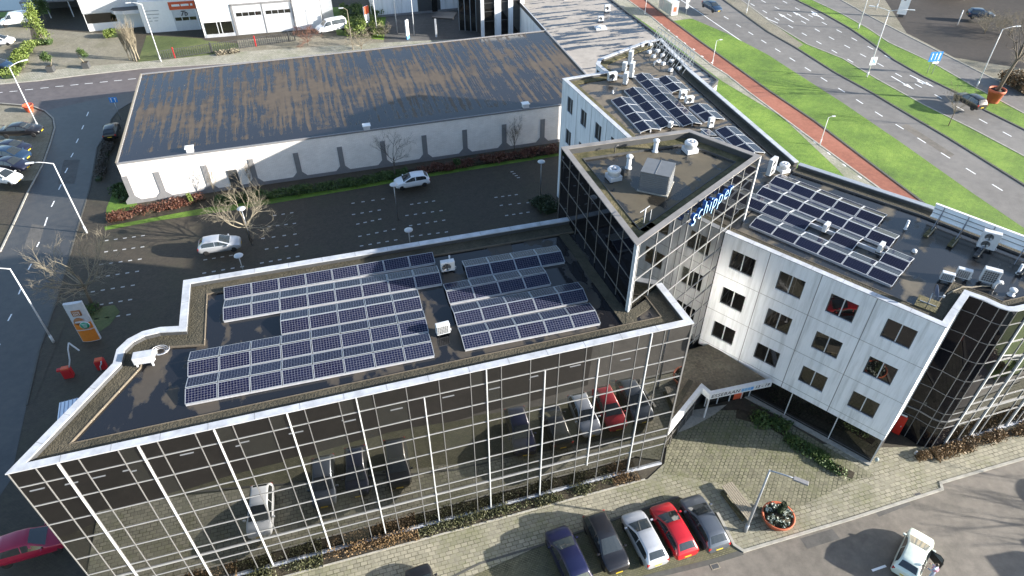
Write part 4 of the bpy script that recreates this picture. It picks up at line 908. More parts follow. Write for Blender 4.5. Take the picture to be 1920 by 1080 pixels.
for i,(s,l) in enumerate(((.65,'mossy row of three ballast blocks at the left end of the billboard'),(2.35,'mossy row of ballast blocks second along the billboard'),(4.1,'dark low ballast frame left of the large air conditioner'),(6.9,'dark ballast frame with white edges right of the large air conditioner'))):
    P=o0+bd*s-bn*1.5; P.z=13.92; r=thing('ballast_blocks',l,'ballast',P,math.degrees(math.atan2(bd.y,bd.x)),'ballast under the billboard struts')
    for k in range(3): MB().box((0,-.5*k+.2,.07+.02*k),(.36,.4,.14)).build('block','moss_gravel' if i<2 else 'dark_grey',r)
    MB().bar((.14,-1.1,.2),(.14,.5,.22),.05).build('rail','wood_grey',r)
# lattice carrying a sign on the rear wing
s0=G(1232,80,14.35);s1=G(1299,130,14.35); sd=unit(flat(s1-s0,0)); sn=V(-sd.y,sd.x,0); SL=flat(s1-s0,0).length
lf=bld('sign_lattice','white galvanised lattice frame behind a roof sign on the rear wing edge',(s0.x,s0.y,13.9),'sign frame')
o0=flat(s0,0)-sn*.1; m=MB()
for z in (14.3,14.9,15.5,16.1): m.bar(o0+V(0,0,z),o0+sd*SL+V(0,0,z),.05)
n=11
for i in range(n):
    s=SL*i/(n-1); m.bar(o0+sd*s+V(0,0,13.95),o0+sd*s+V(0,0,16.15),.045); m.bar(o0+sd*s+sn*.0+V(0,0,15.9),o0+sd*s+sn*-1.1+V(0,0,14.0),.035)
    if i<n-1: m.bar(o0+sd*s+V(0,0,14.3),o0+sd*(s+SL/(n-1))+V(0,0,16.1),.025)
m.build('lattice','galv',lf)
for i,(u,v) in enumerate(((1217,100),(1233,98),(1225,108),(1242,106),(1235,117),(1243,122),(1259,117),(1257,134),(1273,131),(1203,88),(1219,86))):
    r=thing('ballast_block','small white concrete block, %s from the far end below the sign lattice'%(['ninth','eighth','seventh','sixth','fifth','fourth','third','second','first','tenth','eleventh'][i]),'ballast',on(u,v,13.92),40,'white ballast blocks of the sign lattice'); MB().box((0,0,.17),(.42,.36,.28)).build('block','white_metal',r,.02); MB().bar((.1,.0,.3),(1.1,.4,.42),.035).build('arm','galv',r)
# small vents on the hall and annex
for (u,v,l,mt) in ((357,284,'white square vent at the left end of the streaked hall roof',0),(688,242,'white ribbed vent near the middle of the streaked hall roof edge',0),(985,201,'white flat vent at the right end of the streaked hall roof edge',0)):
    r=thing('roof_vent',l,'roof vent',on(u,v,5.24),16,'vents along the hall roof edge'); MB().box((0,0,.25),(.75,.7,.5)).build('box','white_metal',r,.03); MB().box((0,0,.54),(.95,.85,.08)).build('lid','white_paint',r,.02)
for (u,v,l,h) in ((1138,22,'tall white unit farthest along the pale annex roof',1.),(1126,40,'lower white unit on the pale annex roof',.7)): ac_unit(on(u,v,5.1),10,l,.9,h,.5)
r=thing('skylight','white low skylight on the pale annex roof','skylight',on(1126,54,5.07),10); MB().box((0,0,.15),(1.7,1.3,.3)).build('kerb_box','white_metal',r); MB().lathe([(.8,.3),(.7,.42),(.4,.5),(0,.52)],(0,0,0),4,smooth=False).build('dome','white_paint',r)
r=thing('skylight','long white skylight edge at the top of the pale annex roof','skylight',on(1068,-2,5.07),16); MB().box((0,0,.15),(2.4,.9,.3)).build('kerb_box','white_metal',r); MB().box((0,0,.34),(2.2,.7,.08)).build('dome','white_paint',r)
# ------------------------------------------------------------------ vehicles
PROF={ # x, z low, z belt, z top, half width ; indices: rear window i-j, roof.., windscreen k-l
'hatch':([(-2.05,.40,.70,.74,.72),(-2.0,.30,.86,.93,.80),(-1.9,.25,.93,1.04,.84),(-1.42,.22,.95,1.42,.865),(-.6,.2,.95,1.48,.88),(.05,.2,.94,1.455,.88),(1.15,.2,.92,.98,.875),(1.6,.22,.84,.89,.85),(1.93,.28,.72,.76,.77),(2.05,.38,.58,.61,.62)],2,5),
'sedan':([(-2.32,.4,.72,.75,.70),(-2.25,.3,.92,.96,.80),(-1.7,.25,.96,1.02,.87),(-1.0,.22,.96,1.38,.89),(-.35,.2,.95,1.43,.9),(.2,.2,.94,1.41,.9),(1.2,.2,.92,.98,.89),(1.75,.22,.83,.88,.86),(2.15,.28,.71,.75,.77),(2.3,.4,.57,.6,.62)],2,5),
'suv':([(-2.2,.45,.82,.86,.76),(-2.15,.35,1.0,1.06,.84),(-2.05,.3,1.06,1.16,.88),(-1.75,.28,1.08,1.58,.9),(-.6,.26,1.07,1.67,.92),(.1,.26,1.06,1.63,.92),(1.15,.26,1.04,1.1,.91),(1.75,.28,.98,1.04,.89),(2.1,.34,.84,.89,.8),(2.2,.45,.66,.7,.66)],2,5),
'van':([(-2.5,.4,.9,1.2,.84),(-2.46,.35,1.1,1.75,.88),(-2.4,.3,1.15,1.86,.9),(-2.3,.3,1.15,1.95,.92),(-.4,.28,1.15,2.0,.93),(.75,.28,1.12,1.92,.93),(1.55,.28,1.08,1.15,.92),(2.05,.3,.95,1.0,.88),(2.35,.35,.78,.82,.8),(2.45,.45,.62,.65,.68)],2,5)}
def ring(st):
    x,zl,zb,zt,w=st; gh=zt-zb; wt=w*(.955-.25*min(gh/.5,1)); 
    h=[(0,zl),(w*.85,zl),(w,zl+.16),(w*1.0,(zl+zb)/2+.04),(w*.985,zb-.07),(w*.955,zb),(wt,zt-.035),(wt*.84,zt),(0,zt+.025*wt)]
    return [V(x,y,z) for y,z in h]+[V(x,-y,z) for y,z in h[-2:0:-1]]
def lerp_st(P,t):
    i=min(int(t),len(P)-2); f=t-i; return [a+(b-a)*f for a,b in zip(P[i],P[i+1])]
def car(name,label,C,heading,kind,paint,group=None,sc=1.,cat='car',blank=False,windows=2,wsx='car_glass'):
    P,ri,wi=PROF[kind]; r=thing(name,label,cat,(C[0],C[1],C[2] if len(C)>2 else .02),heading,group); r.scale=(sc,sc,sc)
    mb=MB(); ts=[]
    for i in range(len(P)-1): ts+= [i,i+.33,i+.67]
    ts.append(len(P)-1); rings=[ring(lerp_st(P,t)) for t in ts]; n=len(rings[0])
    mb.add([p for q in rings for p in q],[[i*n+k,i*n+(k+1)%n,(i+1)*n+(k+1)%n,(i+1)*n+k] for i in range(len(rings)-1) for k in range(n)],0,True)
    mb.add(rings[0],[list(range(n))[::-1]],0); mb.add(rings[-1],[list(range(n))],0)
    # orientation: make normals point outwards
    o=mb.build('body',paint,r)
    import bmesh
    bm=bmesh.new(); bm.from_mesh(o.data); bmesh.ops.remove_doubles(bm,verts=bm.verts,dist=1e-5); bmesh.ops.recalc_face_normals(bm,faces=bm.faces); bm.to_mesh(o.data); bm.free()
    def top(nm,t0,t1,mt,inset=.9):
        g=MB(); m=5
        for a in range(m):
            ta,tb=[t0+(t1-t0)*(a+k)/m for k in (0,1)]
            A_,B_=ring(lerp_st(P,ta)),ring(lerp_st(P,tb)); row=[]
            for Q in (A_,B_):
                e=Q[6]*.5+Q[7]*.5; y=e.y*inset*1.06; row.append([V(Q[0].x,y*s,(Q[8].z*(1-abs(s)**3)+e.z*abs(s)**3)+.014) for s in (-1,-.6,0,.6,1)])
            for k in range(4): g.add([row[0][k],row[1][k],row[1][k+1],row[0][k+1]],[[0,1,2,3]],0,True)
        nn=(g.v[1]-g.v[0]).cross(g.v[2]-g.v[0])
        if nn.z<0: g.f=[f[::-1] for f in g.f]
        g.build(nm,mt,r)
    top('windscreen',wi+.08,wi+.93,wsx); 
    if not blank: top('rear_window',ri+.12,ri+.88,'car_glass',.86)
    segs=[(ri+.62,4.35),(4.45,wi+.80)] if not blank else [(4.75,wi+.80)]
    if windows==3: segs=[(3.1,3.6),(3.65,4.35),(4.45,wi+.8)]
    for s in (1,-1):
        for t0,t1 in segs:
            g=MB(); m=6
            for a in range(m):
                q=[]
                for k in (0,1):
                    Q=ring(lerp_st(P,t0+(t1-t0)*(a+k)/m)); lo=Q[5]*.93+Q[6]*.07; hi=Q[5]*.1+Q[6]*.9; q.append((lo,hi))
                pts=[q[0][0],q[1][0],q[1][1],q[0][1]]; pts=[V(p.x,(p.y+.013)*s,p.z) for p in pts]
                g.add(pts if s<0 else pts[::-1],[[0,1,2,3]])
            g.build('side_window','car_glass',r)
    wr=.31 if kind in('hatch','sedan') else .35
    for x in (P[1][0]+.68,P[-2][0]-.62):
        for s in (1,-1):
            w=.885 if kind!='hatch' else .865
            t=MB().lathe([(wr*.62,-.1),(wr*.93,-.1),(wr,-.06),(wr,.06),(wr*.93,.1),(wr*.62,.1)],(x,s*(w-.09),wr),20,axis=(0,s,0)).build('wheel','tyre',r)
            g=MB().lathe([(wr*.66,.02),(wr*.64,.085),(wr*.15,.06),(0,.06)],(x,s*(w-.09),wr),20,axis=(0,s,0)); g.build('rim','rim',t)
            MB().lathe([(wr*1.18,-.004),(wr*1.18,.0),(0,.001)],(x,s*(w+.004),wr+.03),20,axis=(0,s,0)).build('wheel_arch','black',r) if False else None
    f=P[-2]; b_=P[1]
    for s in (1,-1):
        M=Matrix.Rotation(R(-s*24),3,'Z')
        MB().box((f[0]-.14,s*f[4]*.8,f[2]-.05),(.3,.2,.12),M=M).build('headlight','lamp_clear',r,.03)
        MB().box((b_[0]+.04,s*b_[4]*.9,b_[2]-.08),(.14,.17,.26)).build('tail_light','tail_red',r,.02)
        q=P[wi+1]; MB().box((q[0]-.28,s*(q[4]+.1),q[2]+.05),(.14,.2,.13)).build('mirror',paint,r,.03)
    MB().box((P[0][0]-.005,0,.6),(.02,.5,.11)).build('number_plate','plate',r); MB().box((P[-1][0]+.005,0,.46),(.02,.5,.11)).build('number_plate','plate',r)
    return r
def hd_px(a,b,z=.5): return ang(G(*a,z),G(*b,z))
def by_front(u,v,h,L=2.05,z=.6): p=G(u,v,z); d=hdir(h); return (p.x-d.x*L,p.y-d.y*L,.02)
gP='cars parked nose-in before the glass office'
car('parked_car','dark blue hatchback, leftmost of the five cars fully parked before the glass office',by_front(1042,996,111),111,'suv','paint_blue',gP)
car('parked_car','black car parked facing the street between the blue and silver cars',by_front(1112,968,109,2.1),289,'suv','paint_black',gP,.97)
car('parked_car','silver hatchback with white roof lines between the black and red cars',by_front(1182,961,109),109,'hatch','paint_silver',gP,1.0)
car('parked_car','bright red hatchback between the silver and grey cars',by_front(1235,946,109),109,'hatch','paint_red',gP,1.)
car('parked_car','dark grey estate car, rightmost of the row beside the bench',by_front(1291,932,108,2.1),108,'hatch','paint_grey',gP,1.03)
car('parked_car','black car at the bottom edge with only its nose in view',by_front(781,1064,111),111,'hatch','paint_black',gP,1.03)
gQ='cars seen mirrored in the glass office'
car('parked_car','pale silver car mirrored in the left part of the glass front',(-15.3,19.3),111,'hatch','paint_white',gQ,1.)
car('parked_car','grey car mirrored in the glass, left of the two dark ones',(-10.7,19.5),111,'hatch','paint_grey',gQ,1.02)
car('parked_car','dark car mirrored in the glass beside the grey one',(-8.35,20.0),111,'hatch','paint_navy',gQ,1.)
car('parked_car','white-silver hatchback standing alone beside the bare tree in the car park',G(415,467,.5)*1,hd_px((382,474),(451,464)),'hatch','paint_silver',None,1.02)
car('parked_car','white hatchback with dark glass roof beside the green hedge',G(773,347,.5),hd_px((803,345),(743,355)),'hatch','paint_white',None,1.)
car('parked_car','black hatchback at the corner of the hall, rear towards the camera',G(212,252,.6),hd_px((209,266),(215,242)),'hatch','paint_black',None,.98)
gL='cars parked on the left verge'
car('parked_car','large black saloon parked beside the white street lamp',G(45,252,.6),hd_px((5,254),(88,250)),'sedan','paint_black',gL,1.08)
car('parked_car','dark blue car, farthest of three dark cars parked side by side',G(27,284,.6),hd_px((0,281),(66,286)),'sedan','paint_navy',gL)
car('parked_car','dark blue car in the middle of three dark cars side by side',G(26,299,.6),hd_px((0,296),(66,301)),'hatch','paint_petrol',gL,1.08)
car('parked_car','dark car, nearest of three side by side, next to a white one',G(25,316,.6),hd_px((0,312),(66,319)),'sedan','paint_navy',gL)
car('parked_car','white hatchback at the left edge nearest the street',G(12,340,.6),hd_px((0,339),(46,345)),'hatch','paint_white',gL)
car('parked_car','crimson sport utility car emerging from behind the glass office corner',G(68,1030,.6),hd_px((12,1052),(118,1022)),'suv','paint_crimson',None,1.0)
car('driving_car','dark blue saloon driving past the bus shelter',G(1334,18,.6),hd_px((1320,9),(1352,27)),'sedan','paint_petrol',None,1.0)
car('driving_car','black car driving beside the giant terracotta pot',G(1815,197,.6),hd_px((1843,212),(1800,188)),'suv','paint_black',None,1.02)
car('delivery_van','white panel van parked behind the pale green tree',G(34,45,.6),hd_px((57,43),(8,50)),'van','paint_white',None,1.05,'van',True)
car('parked_car','white hatchback cut by the left edge below the panel van',G(4,83,.6),hd_px((-20,84),(22,82)),'hatch','paint_white')
car('parked_car','small blue car at the left edge beside the long hedge',G(0,128,.6),hd_px((-15,127),(16,129)),'hatch','paint_petrol')
car('delivery_van','white van with side windows parked by the garage hall',G(622,58,.6),hd_px((647,53),(596,63)),'van','paint_white',None,1.05,'van',False)
mint=car('parked_car','pale mint hatchback with an open door on the street',(26.75,23.85),49,'hatch','paint_mint',None,.97,wsx='car_glass_light')
m=MB(); P0=V(.85,-.84,0); M=Matrix.Rotation(R(58),3,'Z')
ex=M@V(-1,0,0); ey=V(ex.y,-ex.x,0); m.frame(P0,ex,ey,V(0,0,1),0,1.05,-.05,.05,.3,.95); m.add([P0+ex*x+ey*.03+V(0,0,z) for x,z in ((.0,.95),(1.05,.95),(.95,1.36),(.62,1.38))],[[0,1,2,3]]) 
d_=m.build('door','black',mint); g=MB(); g.add([P0+ex*x+ey*.045+V(0,0,z) for x,z in ((.12,.97),(.98,.97),(.9,1.32),(.64,1.34))],[[0,1,2,3]]); g.build('door_window','car_glass_light',d_)
r=thing('box_trailer','pale blue ribbed box trailer half hidden by the roof corner of the glass office','trailer',(-35.1,35.6,0),112)
MB().box((0,0,.8),(2.3,1.4,.9)).build('box','letter_white',r,.03); m=MB()
for i in range(5): m.box((0,-.56+i*.28,1.27),(2.3,.05,.04))
m.build('roof_rib','cloth_grey',r)
for x in (-.5,.5):
    for s in (1,-1): MB().lathe([(.2,-.08),(.3,-.08),(.3,.08),(.2,.08)],(x,s*.7,.3),16,axis=(0,s,0)).build('wheel','tyre',r)
# ------------------------------------------------------------------ street furniture
def lamp(px_base,h,arms,label,group=None,pole='white_metal',r0=.09,rise=.25,head=(.75,.24,.11)):
    b=G(*px_base); r=thing('street_lamp',label,'street lamp',b,0,group)
    MB().tube([(0,0,0),(0,0,h*.5),(0,0,h)],[r0,r0*.8,r0*.55],10).build('pole',pole,r); MB().tube([(0,0,0),(0,0,.9)],r0*1.25,10).build('pole_foot',pole,r)
    for a,L in arms:
        d=hdir(a); pts=[V(0,0,h-.05)]+[d*(L*t)+V(0,0,h-.05+rise*math.sin(t*math.pi/2)*1.6) for t in (.15,.4,.7,1.)]
        o=MB().tube(pts,r0*.5,8).build('arm',pole,r); e=pts[-1]+d*head[0]*.4
        MB().box(e,head,a).build('lamp_head','mid_grey' if pole=='galv' else 'white_metal',o,.02)
    return r
gS='tall white street lamps on the left street'
lamp((163,437),8.6,((196,1.7),),'white street lamp beside the car park, second from the bottom on the left street',gS)
lamp((101,642),8.5,((196,1.7),),'white street lamp nearest the orange pylon sign',gS)
lamp((73,241),8.6,((40,1.6),),'white street lamp rising in front of the red pot',gS)
lamp((302,116),9.,((196,1.5),),'white street lamp in front of the white workshop',gS)
lamp((662,94),6.5,((190,.6),),'thin pale lamp pole beside the bare shrub at the hall roof edge',gS,'wood_grey',.07)
gR='tall lamps along the avenue'
lamp((1625,145),10.,((158,2.2),(-14,2.6)),'double-armed white lamp in the middle of the avenue',gR)
lamp((1609,54),10.,((158,2.2),),'white lamp on the grass strip at the top of the avenue',gR)
lamp((1399,25),10.,((158,2.2),),'white lamp on the paved median near the dark blue car',gR)
lamp((1831,163),8.6,((5,1.9),),'white curved lamp beside the giant terracotta pot',gR)
lamp((1643,17),7.,((158,1.5),),'thin white pole beside the white banner at the top right',gR)
gK='short lamps along the red cycle path'
for b,l in (((1335,122),'short white lamp on the cycle path behind the sign lattice'),((1537,272),'short white lamp on the cycle path nearest the front wing roof'),((1209,27),'short white lamp on the cycle path near the bus shelter')): lamp(b,3.9,((10,.5),),l,gK,'white_metal',.06,.1,(.45,.2,.1))
lamp((1397,997),7.2,((-28,1.5),),'grey street lamp leaning over the round planter in the foreground',None,'galv',.1,.1,(.9,.3,.12))
gD_='disc-headed car park lamps'
for t,l in (((738,346),'disc-headed lamp beside the white hatchback'),((766,431),'disc-headed lamp just behind the roof parapet centre'),((447,479),'disc-headed lamp below the lone silver hatchback'),((1015,303),'disc-headed lamp nearest the white rear wing'),((452,391),'disc-headed lamp standing in the bare tree')):
    q=G(*t,4.6); r=thing('car_park_lamp',l,'car park lamp',(q.x,q.y,0),0,gD_); MB().tube([(0,0,0),(0,0,4.55)],[.06,.045],8).build('pole','steel',r); MB().lathe([(.05,4.35),(.16,4.45),(.42,4.56),(.42,4.62),(.2,4.7),(0,4.72)],(0,0,0),20).build('lamp_disc','white_metal',r)
# pylon sign
b=G(173,639); r=thing('pylon_sign','orange and white pylon sign with brown and green logos beside the barrier','pylon sign',b,14)
def pyl(x0,x1,z0,z1,y0,y1): return MB().frame(V(0,0,0),V(1,0,0),V(0,1,0),V(0,0,1),x0,x1,y0,y1,z0,z1)
m=MB(); m.prism([V(-.75,-.02,0),V(-.4,-.12,0),V(0,-.15,0),V(.4,-.12,0),V(.75,-.02,0),V(.75,.22,0),V(-.75,.22,0)],.05,4.5); m.build('casing','white_metal',r)
m=MB(); m.prism([V(-.7,-.05,0),V(-.4,-.135,0),V(0,-.165,0),V(.4,-.135,0),V(.7,-.05,0),V(.7,-.02,0),V(-.7,-.02,0)],.12,1.45); m.build('panel','orange_paint',r)
m=MB(); m.prism([V(-.7,-.05,0),V(-.4,-.135,0),V(0,-.165,0),V(.4,-.135,0),V(.7,-.05,0),V(.7,-.02,0),V(-.7,-.02,0)],1.55,2.3); m.build('panel','orange_paint',r)
MB().frame(V(0,0,0),V(1,0,0),V(0,1,0),V(0,0,1),-.38,.38,-.2,-.1,3.15,3.8).build('logo','logo_brown',r,.05); text('VOOR',.2,'white_paint',r,facing((0,-.205,3.6),(1,0,0),(0,0,1)),'lettering',.004); text('DIO',.3,'white_paint',r,facing((0,-.205,3.35),(1,0,0),(0,0,1)),'lettering',.004)
MB().lathe([(.42,-.02),(.42,.03),(0,.03)],(-.12,-.17,2.55),24,axis=(0,-1,0)).build('logo','logo_brown',r); MB().frame(V(0,0,0),V(1,0,0),V(0,1,0),V(0,0,1),-.45,.3,-.215,-.19,2.42,2.6).build('logo_bar','white_metal',r)
MB().lathe([(.38,-.02),(.38,.05),(0,.05)],(.18,-.18,2.05),24,axis=(0,-1,0)).build('logo','logo_green',r); MB().lathe([(.4,-.02),(.4,.045),(.385,.046)],(.18,-.18,2.05),24,axis=(0,-1,0)).build('logo_ring','letter_white',r)
for i,z in enumerate((2.2,2.08,1.96,1.84)): MB().frame(V(0,0,0),V(1,0,0),V(0,1,0),V(0,0,1),-.04+.02*i,.4-.03*i,-.24,-.22,z,z+.045).build('logo_bar','white_metal',r)
MB().frame(V(0,0,0),V(1,0,0),V(0,1,0),V(0,0,1),-.55,.5,-.19,-.15,1.48,1.53).build('logo_bar','white_metal',r)
# barriers
for (u,v,l,az) in ((131,706,'red barrier cabinet with a folded white arm, nearer the street',70),(193,690,'red barrier cabinet with a short white post beside the roof corner',60)):
    r=thing('parking_barrier',l,'barrier',G(u,v),16,'red parking barriers'); MB().box((0,0,.5),(.75,.5,1.)).build('cabinet','red_paint',r,.04); MB().box((0,-.02,1.06),(.6,.42,.14)).build('cabinet_top','red_orange',r,.03)
    if u<150:
        MB().tube([(.3,0,.95),(.55,.25,1.6),(.75,.5,2.6),(.95,.7,3.1)],.06,8).build('arm','white_metal',r); MB().bar((.95,.7,3.1),(1.45,.55,2.2),.09).build('arm_tip','white_metal',r); MB().box((-.5,0,.95),(.3,.3,.2)).build('reader','red_paint',r,.02)
    else: MB().tube([(-.1,-.25,0),(0,-.3,.5),(.2,-.3,.8),(.25,-.25,1.05)],.05,8).build('post','white_metal',r)
# road signs
def bluesign(posts,zc,w,h,label,rz,kind):
    b=posts[0]; r=thing('road_sign',label,'road sign',b,rz); 
    m=MB()
    for p in posts: q=p-b; q.rotate(Matrix.Rotation(R(-rz),3,'Z')); m.tube([q,q+V(0,0,zc+h/2)],.045,8)
    m.build('post','galv',r); cx=(posts[-1]-b).length/2
    MB().box((cx,-.06,zc),(w,.05,h)).build('panel','blue_sign',r); g=MB()
    for x in kind: g.box((cx+x,-.09,zc-.05),(.09,.02,h*.6)); g.add([V(cx+x-.14,-.1,zc+.2*h),V(cx+x+.14,-.1,zc+.2*h),V(cx+x,-.1,zc+.42*h)],[[0,1,2]])
    g.box((cx+w*.18,-.09,zc-h*.62),(w*.5,.03,h*.2)) if len(kind)>2 else None
    g.build('arrow','white_paint',r); return r
bluesign([G(1738,137),G(1747,139)],2.6,2.0,1.5,'blue lane sign with three white arrows on two thin posts',8,(-.6,0,.6))
bluesign([G(227,224)],2.9,1.0,.7,'small blue direction sign on a thin post at the hall corner',10,(-.25,.25))
q=G(1625,145); r=thing('road_sign','pale blue square sign fixed low on the double-armed lamp','road sign',(q.x,q.y-.12,2.0),8); MB().box((.15,0,.6),(1.,.05,1.2)).build('panel','letter_white',r); m=MB(); m.box((.1,-.04,.6),(.1,.02,.7)); m.box((.35,-.04,.5),(.1,.02,.5)); m.build('symbol','blue_sign',r)
# bus shelter
q=G(1245,24); r=thing('bus_shelter','glass bus shelter with a red poster beside the cycle path','bus shelter',q,ang(G(1222,5),G(1260,31)))
MB().box((0,.7,2.5),(4.6,1.7,.14)).build('roof','white_metal',r); m=MB()
for x in (-2.2,-.7,.8,2.2): m.box((x,0,1.22),(.07,.07,2.44))
m.build('post','steel',r)
for x in (-1.45,.05,1.5): MB().box((x,0,1.25),(1.38,.03,2.)).build('pane','bus_glass',r)
o=MB().box((2.35,.75,1.3),(.18,1.3,2.1)).build('poster_case','white_metal',r); MB().box((2.45,.75,1.32),(.03,1.05,1.75)).build('poster','cloth_pink',o); MB().box((2.47,.75,1.3),(.02,.6,.8)).build('poster_picture','red_orange',o); MB().box((-.5,.35,.5),(2.2,.35,.06)).build('seat','wood_grey',r)
q=G(1285.5,29); r=thing('bus_stop_pole','white bus stop pole with two signs beside the shelter','bus stop',q,20); MB().tube([(0,0,0),(0,0,3.)],.05,8).build('pole','galv',r); MB().box((.0,-.06,2.75),(.75,.05,.7)).build('sign','white_paint',r); MB().box((0,-.06,1.7),(.55,.05,.8)).build('timetable','white_metal',r)
# banners and flags at the top
for i,(b,h,l) in enumerate((((777,67),9.5,'white flagpole nearest the blue-white board'),((745,61),9.5,'white flagpole with a drooping pale flag, third from the left'),((708,67),9.5,'white flagpole with two drooping flags behind the bare shrub'),((698,39),8.,'thin white flagpole standing in the ivy bush'))):
    r=thing('flagpole',l,'flagpole',G(*b),0,'flagpoles at the far yard'); MB().tube([(0,0,0),(0,0,h)],[.09,.05],8).build('pole','white_metal',r)
    if i in (1,2):
        m=MB(); 
        for k in range(6): a0=.08+.1*k; m.add([V(a0,.05*math.sin(k*1.7),h-.2-k*.16),V(a0+.1,.05*math.sin((k+1)*1.7),h-.36-k*.16),V(a0+.1,.05*math.sin((k+1)*1.7),h-2.6-k*.05),V(a0,.05*math.sin(k*1.7),h-2.6)],[[0,1,2,3]])
        m.build('flag','cloth_grey' if i==1 else 'letter_white',r)
q=G(691,58); r=thing('pylon_sign','narrow white pylon sign with a red top in the far yard','pylon sign',q,60); MB().box((0,0,2.1),(1.1,.25,4.2)).build('board','white_paint',r); MB().box((0,-.13,3.6),(1.12,.03,1.3)).build('panel','red_orange',r)
q=G(765,73); r=thing('pylon_sign','white board with a blue foot beside the right flagpole','pylon sign',q,70); MB().box((0,0,1.9),(.9,.2,2.6)).build('board','white_paint',r); MB().box((0,0,.3),(.9,.22,.6)).build('panel','logo_blue',r)
q=G(1688,32); r=thing('pylon_sign','tall white banner sign with dark lettering beside the service road','pylon sign',q,-20); MB().box((0,0,3.6),(1.5,.25,6.2)).build('board','white_paint',r); MB().box((0,0,.25),(.9,.2,.5)).build('foot','dark_grey',r); m=MB(); m.box((-.15,-.14,4.2),(.35,.03,2.6)); m.box((.2,-.14,4.6),(.25,.03,1.6)); m.build('lettering','steel',r)
q=G(1795,47); r=thing('bollard_post','slim white post standing on the dark yard top right','post',q,0); MB().tube([(0,0,0),(0,0,2.6)],.09,8).build('post','white_metal',r)
# fence with red gate posts
fa=G(300,113);fb=G(556,76); fd=unit(fb-fa); FL=(fb-fa).length
fc=bld('bar_fence','dark bar fence with red gate posts in front of the garage hall',tuple(fa),'fence'); m=MB()
k=0
while k*.34<FL: p=fa+fd*(k*.34); m.bar(p,p+V(0,0,1.5),.07); k+=1
m.build('bars','dark_grey',fc); m=MB()
for z in (.15,1.45): m.bar(fa+V(0,0,z),fb+V(0,0,z),.06)
m.build('rail','dark_grey',fc)
for s in (2.3,8.0,15.0,20.5,FL-.2): 
    if s<FL: MB().bar(fa+fd*s,fa+fd*s+V(0,0,1.75),.16).build('post','red_paint' if s in (2.3,15.0) else 'dark_grey',fc)
# pots
def pot(loc,label,H,rt,rb,name='giant_pot'):
    r=thing(name,label,'plant pot',loc); MB().lathe([(rb,0),(rb*1.02,.05),(rt*.93,H*.8),(rt,H*.8),(rt*1.01,H),(rt*.93,H),(rt*.9,H*.93),(rt*.86,H*.9)],(0,0,0),36).build('pot','terracotta',r); MB().lathe([(rt*.9,H*.9),(0,H*.93)],(0,0,0),24).build('earth','soil',r); return r
pot(G(1860,191),'giant terracotta pot holding a bare tree on the avenue verge',1.95,1.13,.75)
pot((45.5,27.6,0),'giant terracotta pot casting a round shadow from outside the right edge',2.3,1.35,.9)
pt=pot(G(1455,977),'round terracotta planter with white flowers in the foreground',.75,1.12,.8,'planter')
q=G(57,209); r=thing('planter','small red-orange planter at the left street corner','plant pot',q); MB().lathe([(.4,0),(.42,.08),(.66,.85),(.7,.85),(.7,1.),(.62,1.),(.6,.9),(0,.9)],(0,0,0),28).build('pot','red_orange',r)
# bench
q=G(1384,946); r=thing('bench','long weathered slatted bench beside the grey car','bench',q,ang(G(1365,922),G(1402,970)))
for i in range(6): MB().box((0,-.4+i*.16,.5),(3.0,.135,.06)).build('slat','wood_grey',r)
for x in (-1.,1.): MB().box((x,0,.23),(.14,.6,.46)).build('leg','moss_gravel',r)
MB().box((0,-.55,.14),(2.5,.2,.28)).build('kerb_block','moss_gravel',r)
# grates
for (u,v,l) in ((1341,1062,'rusty square drain cover by the parking bay kerb'),(1722,928,'yellowish drain cover in the pavement corner')): r=thing('drain_cover',l,'drain cover',G(u,v,.055 if v<1000 else .012),16); MB().box((0,0,.008),(.6,.4,.016)).build('frame','wood_grey',r); MB().box((0,0,.018),(.48,.3,.008)).build('grate','dark_grey',r)
# ------------------------------------------------------------------ plants
def branches(mb,p,d,L,r,depth,rg,up=.15,spread=.6,mi=0,nseg=3,kids=(3,4),shrink=.62):
    pts=[p]; q=p.copy(); dd=d.copy()
    for i in range(nseg):
        dd=unit(dd+V(rg.gauss(0,.14),rg.gauss(0,.14),rg.gauss(0,.1)+up*.5)); q=q+dd*(L/nseg); pts.append(q.copy())
    mb.tube(pts,[r*(1-.55*i/nseg) for i in range(nseg+1)],5 if r>.04 else 3,mi,caps=False)
    if depth==0: return
    for k in range(rg.randint(*kids)):
        t=rg.uniform(.35,1.); i=min(int(t*nseg),nseg-1); base_=pts[i]+(pts[i+1]-pts[i])*(t*nseg-i)
        v=V(rg.gauss(0,1),rg.gauss(0,1),rg.gauss(0,.55)); v-=dd*v.dot(dd); v=unit(v); nd=unit(dd*(1-spread*.5)+v*spread+V(0,0,up*.5))
        branches(mb,base_,nd,L*shrink*rg.uniform(.75,1.15),max(.008,r*.5),depth-1,rg,up,spread,mi,nseg,kids,shrink)
